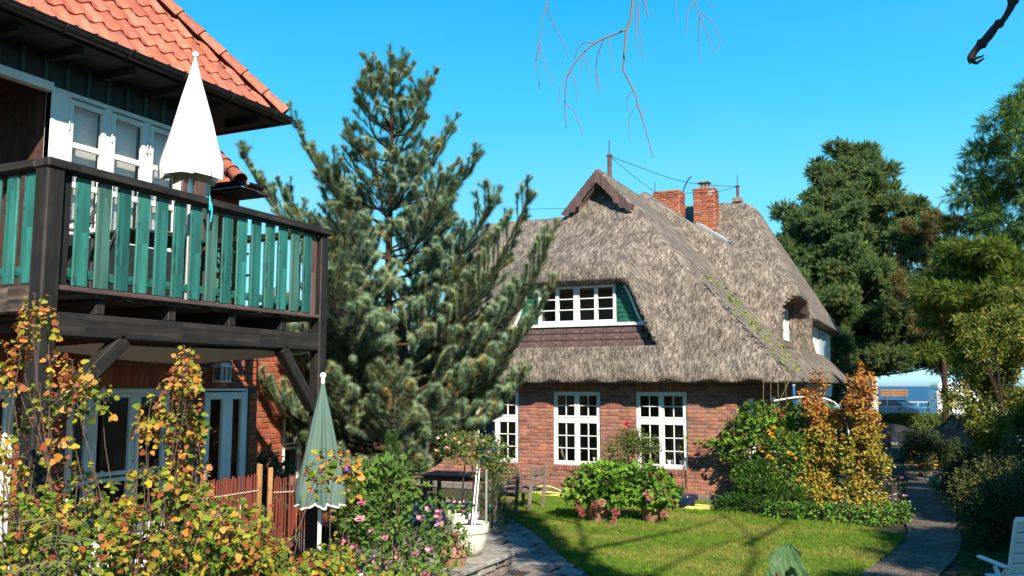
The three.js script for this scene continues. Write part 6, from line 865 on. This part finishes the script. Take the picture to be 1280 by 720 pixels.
{ // right-hand side beds in the shade, hedges behind
  rnd = rngOf(631);
  const cl = cluster(9, leafGeo(.06, .034, { n: 2 }), .12), mid = leafGeo(.075, .04, { n: 3, shape: ovate });
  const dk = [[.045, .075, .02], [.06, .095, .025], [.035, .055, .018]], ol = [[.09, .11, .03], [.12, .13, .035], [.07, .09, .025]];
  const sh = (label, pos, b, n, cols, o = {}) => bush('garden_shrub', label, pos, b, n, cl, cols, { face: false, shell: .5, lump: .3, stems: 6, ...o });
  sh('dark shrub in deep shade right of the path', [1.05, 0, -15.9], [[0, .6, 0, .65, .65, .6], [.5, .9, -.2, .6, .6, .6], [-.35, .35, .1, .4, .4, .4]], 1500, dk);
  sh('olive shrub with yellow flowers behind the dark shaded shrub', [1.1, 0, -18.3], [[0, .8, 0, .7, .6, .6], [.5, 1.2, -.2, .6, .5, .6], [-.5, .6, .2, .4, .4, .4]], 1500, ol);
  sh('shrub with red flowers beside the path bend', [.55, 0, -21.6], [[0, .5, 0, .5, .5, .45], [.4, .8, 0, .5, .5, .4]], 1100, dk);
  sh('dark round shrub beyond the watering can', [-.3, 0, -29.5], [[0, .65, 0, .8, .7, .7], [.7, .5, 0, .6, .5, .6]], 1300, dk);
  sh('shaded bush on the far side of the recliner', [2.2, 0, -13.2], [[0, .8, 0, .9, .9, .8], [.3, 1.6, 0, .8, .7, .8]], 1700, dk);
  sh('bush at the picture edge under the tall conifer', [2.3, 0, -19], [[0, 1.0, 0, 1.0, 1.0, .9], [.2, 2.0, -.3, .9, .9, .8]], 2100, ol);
  const fb = (label, pos, cols, petals, n = 12) => { const f = bush('flower_bush', label, pos, [[0, .3, 0, .35, .3, .3], [.2, .45, 0, .25, .25, .25]], 320, mid, cols, { shell: .5, stems: 5 }); flowers(f, petal5(.045), petals.map(petalMat), [...Array(n)].map(() => [R(-.3, .4), R(.25, .75), R(.1, .35)])); return f; };
  fb('low bed plant with yellow flowers beside the path bend', [.7, 0, -19.6], ol, [[.75, .5, .03]], 16); fb('bed plant with pink and red flowers by the watering can', [.25, 0, -22.8], dk, [[.6, .06, .12], [.7, .3, .35]], 16); fb('bed plant with white flowers near the dark car', [-.75, 0, -33.2], ol, [[.8, .8, .78]], 22); fb('purple flowering plant beside the wooden post', [-.95, 0, -19.6], ol, [[.3, .12, .3], [.45, .3, .5]], 14); fb('bed plant with orange flowers across the path', [-.35, 0, -27.2], ol, [[.75, .35, .05]], 16);
  const hedge = (label, x0, x1, z, h, w, n, cols) => { const t = thing('hedge', label, 'hedge', [(x0 + x1) / 2, 0, z]), it = [], L = x1 - x0; for (let i = 0; i < n; i++) { const top = rnd() < .4, p = V(R(-L / 2, L / 2), top ? h * R(.9, 1.05) : R(.05, h), top ? R(-w / 2, w / 2) : w / 2 * R(.8, 1.08)); it.push({ p, d: V(R(-.6, .6), top ? 1 : .4, top ? R(-.6, .6) : 1), r: R(0, 6), s: R(1.1, 1.8), c: tint(cols) }); } const core = box(L - .2, h - .15, w - .2, 0, h / 2 - .05, 0, .1); mesh('branches', core, std([.03, .04, .015], 1), t); scatter('foliage', t, cl, mLeaf, it); };
  hedge('sunlit clipped green hedge in front of the parked cars', -4.5, 6, -47.5, 1.05, 1.2, 2600, [[.10, .16, .03], [.14, .2, .035], [.08, .12, .03]]); hedge('second lower hedge beside the blue car', -.2, 5, -64, 1.35, 1.2, 1300, [[.07, .12, .025], [.1, .15, .03]]);
  // foreground leaf
  const ll = thing('broad_leaf_plant', 'single broad blue green leaf rising at the bottom edge', 'plant', [-.46, 0, -3.42]); const big = (L, W) => { const nu = 10, nv = 14, pos = [], idx = []; for (let j = 0; j <= nv; j++) for (let i = 0; i <= nu; i++) { const t = j / nv, u = i / nu * 2 - 1, w = W / 2 * Math.max(.02, (t < .3 ? .55 + 1.5 * t : Math.pow(1 - (t - .3) / .7, .8)) * (1 + .13 * Math.sin(t * 26) * Math.abs(u))); pos.push(u * w, L * t - .1 * L * Math.abs(u) * (t < .3 ? 1 : 0), .28 * Math.abs(u) * w + .012 * Math.sin(u * 9 + t * 14) - .5 * L * t * t * t + .006 * Math.cos(u * 20)); } for (let j = 0; j < nv; j++) for (let i = 0; i < nu; i++) { const a = j * (nu + 1) + i, b = a + nu + 1; idx.push(a, a + 1, b, a + 1, b + 1, b); } const g = new THREE.BufferGeometry(); g.setAttribute('position', new THREE.Float32BufferAttribute(pos, 3)); g.setIndex(idx); g.computeVertexNormals(); g.setAttribute('uv', new THREE.Float32BufferAttribute(new Float32Array(pos.length / 3 * 2), 2)); return g; };
  mesh('leaf', big(.19, .16).rotateX(-.5).rotateZ(-.55).rotateY(.3).translate(-.07, 1.79, 0), leafMat({ color: col(.075, .15, .06), roughness: .55 }), ll); mesh('leaf', big(.14, .12).rotateX(-.9).rotateZ(1.0).translate(-.02, 1.77, .03), leafMat({ color: col(.07, .15, .05), roughness: .55 }), ll); mesh('stem', tube([[0, 0, 0], [.02, 1, 0], [-.08, 1.82, 0]], .006, 8, 5), mTwig, ll);
}
// ---------------------------------------------------------------- cars and far things
{
  rnd = rngOf(701);
  const mTyre = std([.02, .02, .02], .9), mRim = std([.5, .5, .52], .35, { metalness: .7 }), mCarGlass = std([.012, .015, .018], .25);
  function car(label, pos, turn, paint) {
    const c = thing('parked_car', label, 'car', pos, turn), W = 1.66, m = new THREE.MeshPhysicalMaterial({ color: col(...paint), roughness: .45, clearcoat: .35, clearcoatRoughness: .15 });
    const low = [[-2.05, .32], [-2.1, .55], [-2.02, .82], [-1.5, .92], [1.0, .95], [1.75, .82], [2.08, .66], [2.1, .38], [1.95, .26], [-1.9, .26]];
    const body = extr(low, W - .16, .08).translate(0, 0, -(W - .16) / 2); mesh('body', boxUV(body), m, c);
    const cab = (s) => { const b = [[-1.75, .9], [-1.2, 1.40], [-.6, 1.46], [.3, 1.44], [1.15, .93]], pos = [], n = b.length; const P = (i, k) => V(b[i][0] * s, b[i][1], k * (b[i][1] > 1 ? .6 : .76)); const tri = []; for (let i = 0; i < n - 1; i++) { tri.push(P(i, 1), P(i + 1, 1), P(i, -1), P(i + 1, 1), P(i + 1, -1), P(i, -1)); } for (const k of [1, -1]) for (let i = 1; i < n - 1; i++) k > 0 ? tri.push(P(0, k), P(i + 1, k), P(i, k)) : tri.push(P(0, k), P(i, k), P(i + 1, k)); const g = new THREE.BufferGeometry().setFromPoints(tri); g.computeVertexNormals(); return boxUV(g); };
    mesh('window_glass', cab(1), mCarGlass, c); mesh('roof', [box(1.65, .05, 1.2, -.42, 1.455, 0, .02)], m, c); for (const s of [-1, 1]) for (const [x0, y0, x1, y1] of [[1.12, .94, .32, 1.44], [-1.72, .92, -1.2, 1.41], [-.35, .93, -.35, 1.45]]) mesh('pillar', bar(V(x0, y0, s * .76), V(x1, y1, s * .61), .08, .05), m, c);
    for (const x of [-1.3, 1.3]) for (const s of [-1, 1]) { const w = part('wheel', c, [x, .31, s * .76]); mesh('tyre', new THREE.TorusGeometry(.24, .085, 10, 24), mTyre, w); mesh('rim', new THREE.CylinderGeometry(.2, .2, .1, 20).rotateX(PI / 2), mRim, w); }
    for (const s of [-1, 1]) { mesh('headlight', box(.08, .12, .32, 2.06, .68, s * .6, .03), std([.7, .72, .72], .1), c); mesh('tail_light', box(.06, .16, .26, -2.08, .72, s * .62, .02), std([.4, .02, .02], .2), c); mesh('mirror', box(.1, .12, .16, .9, 1.0, s * .9, .03), m, c); } mesh('bumper', [box(.1, .14, W - .1, 2.1, .36, 0, .04), box(.1, .16, W - .1, -2.12, .4, 0, .04)], mTyre, c); return c;
  }
  car('blue car parked by the road near the sea', [-2.3, .02, -70], -.45, [.014, .045, .085]); car('black car mostly hidden behind the golden shrub', [-2.95, -.02, -39.2], .55, [.012, .014, .018]); car('dark car half hidden by flowers behind the path', [1.3, .0, -35], PI * .62, [.03, .045, .06]);
  const v = thing('white_van', 'white van behind the fruit tree near the sea', 'van', [2.1, 0, -62], .3); mesh('body', box(4.2, 1.75, 1.8, 0, 1.35, 0, .12), std([.78, .79, .8], .3), v); mesh('window_glass', box(1.0, .55, 1.82, -1.2, 1.75, 0, .05), mCarGlass, v); for (const x of [-1.3, 1.3]) for (const s of [-1, 1]) { const w = part('wheel', v, [x, .33, s * .82]); mesh('tyre', new THREE.TorusGeometry(.25, .09, 10, 24), mTyre, w); mesh('rim', new THREE.CylinderGeometry(.2, .2, .1, 20).rotateX(PI / 2), mRim, w); } mesh('roof', box(4.1, .5, 1.75, .05, 2.45, 0, .15), std([.78, .79, .8], .3), v);
  const sgn = thing('wooden_board', 'orange brown wooden board on two posts in front of the sea', 'board', [-2.55, 0, -74], .02); for (let i = 0; i < 3; i++) mesh('plank', box(1.9, .17, .05, 0, 1.75 + i * .19, 0, .01), std([.5, .23, .09], .7, { map: grainTex }), sgn); for (const x of [-.7, .7]) mesh('post', box(.1, 2.2, .1, x, 1.1, -.06, .01), mGreyWood, sgn);
  const gr = thing('guard_rail', 'grey rail fence along the shore behind the blue car', 'fence', [-2, 0, -80]); mesh('rail', box(14, .12, .06, 0, 1.15, 0, .01), std([.34, .35, .36], .6), gr); mesh('rail', box(14, .08, .06, 0, .7, 0, .01), std([.34, .35, .36], .6), gr); for (let i = 0; i < 8; i++) mesh('post', box(.1, 1.2, .1, -7 + i * 2, .6, 0, .01), std([.34, .35, .36], .6), gr);
  const wc = thing('watering_can', 'green plastic watering can on the path', 'watering can', [-.03, 0, -24.6], .4), wg = std([.01, .20, .08], .4); mesh('body', lathe([[0, 0], [.13, 0], [.135, .05], [.12, .24], [.1, .25], [.0, .25]], 24), wg, wc); mesh('spout', tube([[.1, .06, 0], [.22, .16, 0], [.32, .3, 0]], .022, 8, 8, .014), wg, wc); mesh('rose_head', new THREE.ConeGeometry(.045, .05, 14).rotateZ(PI * .7).translate(.335, .315, 0), wg, wc); mesh('handle', tube([[-.11, .08, 0], [-.22, .2, 0], [-.12, .36, 0], [.06, .34, 0], [.09, .25, 0]], .013, 16, 7), wg, wc);
}
// ---------------------------------------------------------------- trees beside the camera that shade the garden
{
  const cl = (rnd = rngOf(801), cluster(10, leafGeo(.13, .085, { n: 2 }), .26));
  const cols = [[.08, .13, .03], [.11, .16, .035], [.06, .1, .025]];
  const mk = (label, pos, blobs, n, H, seed) => { rnd = rngOf(seed); treeOf('garden_tree', label, pos, [V(0, -.1, 0), V(.1, H * .5, 0), V(0, H, 0)], .16, .04, blobs.filter((b, i) => i % 2 === 0).map(b => [[0, b[1] * .6, 0], [b[0] * .5, b[1] * .9, b[2] * .5], [b[0], b[1], b[2]]]), blobs, n, cl, mLeaf, cols, { shell: .6, lump: .2, br: .06 }); };
  const ball = (h0, h1, r, k, seed) => { rnd = rngOf(seed); return [...Array(k)].map(() => { const y = R(h0, h1), q = r * Math.sqrt(rnd()) * Math.sin(PI * clamp((y - h0 + .5) / (h1 - h0 + 1), .1, .9)), a = R(0, 6.283); return [Math.cos(a) * q, y, Math.sin(a) * q, R(.6, 1), R(.5, .8), R(.6, 1)]; }); };
  mk('leafy shade tree right of the recliner, outside the picture', [7.0, 0, -8.6], ball(2, 7.5, 2.1, 30, 3), 5200, 6.5, 804);
  mk('leafy shade tree beyond the shaded bushes, outside the picture', [7.6, 0, -13.4], ball(2, 8, 2.4, 34, 4), 6000, 7, 805);
  mk('leafy shade tree close to the camera, outside the picture', [7.2, 0, -4.0], ball(2.5, 8, 1.9, 28, 5), 4800, 7, 806);
  // bough over the slab path
  mk('leafy tree whose bough hangs over the slab path, above the picture', [4.4, 0, -2.2], [[-2.0, 8, -1.9, .55, .5, .6], [-2.6, 8.1, -2.8, .6, .5, .65], [-3.2, 8.0, -3.6, .6, .5, .65], [-3.8, 8.0, -4.6, .55, .45, .6], [-4.3, 8.0, -5.4, .45, .4, .5], [-1.2, 7.9, -1.0, .5, .5, .5], [-.3, 8.2, 0, .9, .7, .9]], 900, 8, 807);
}
renderer.render(scene, camera);
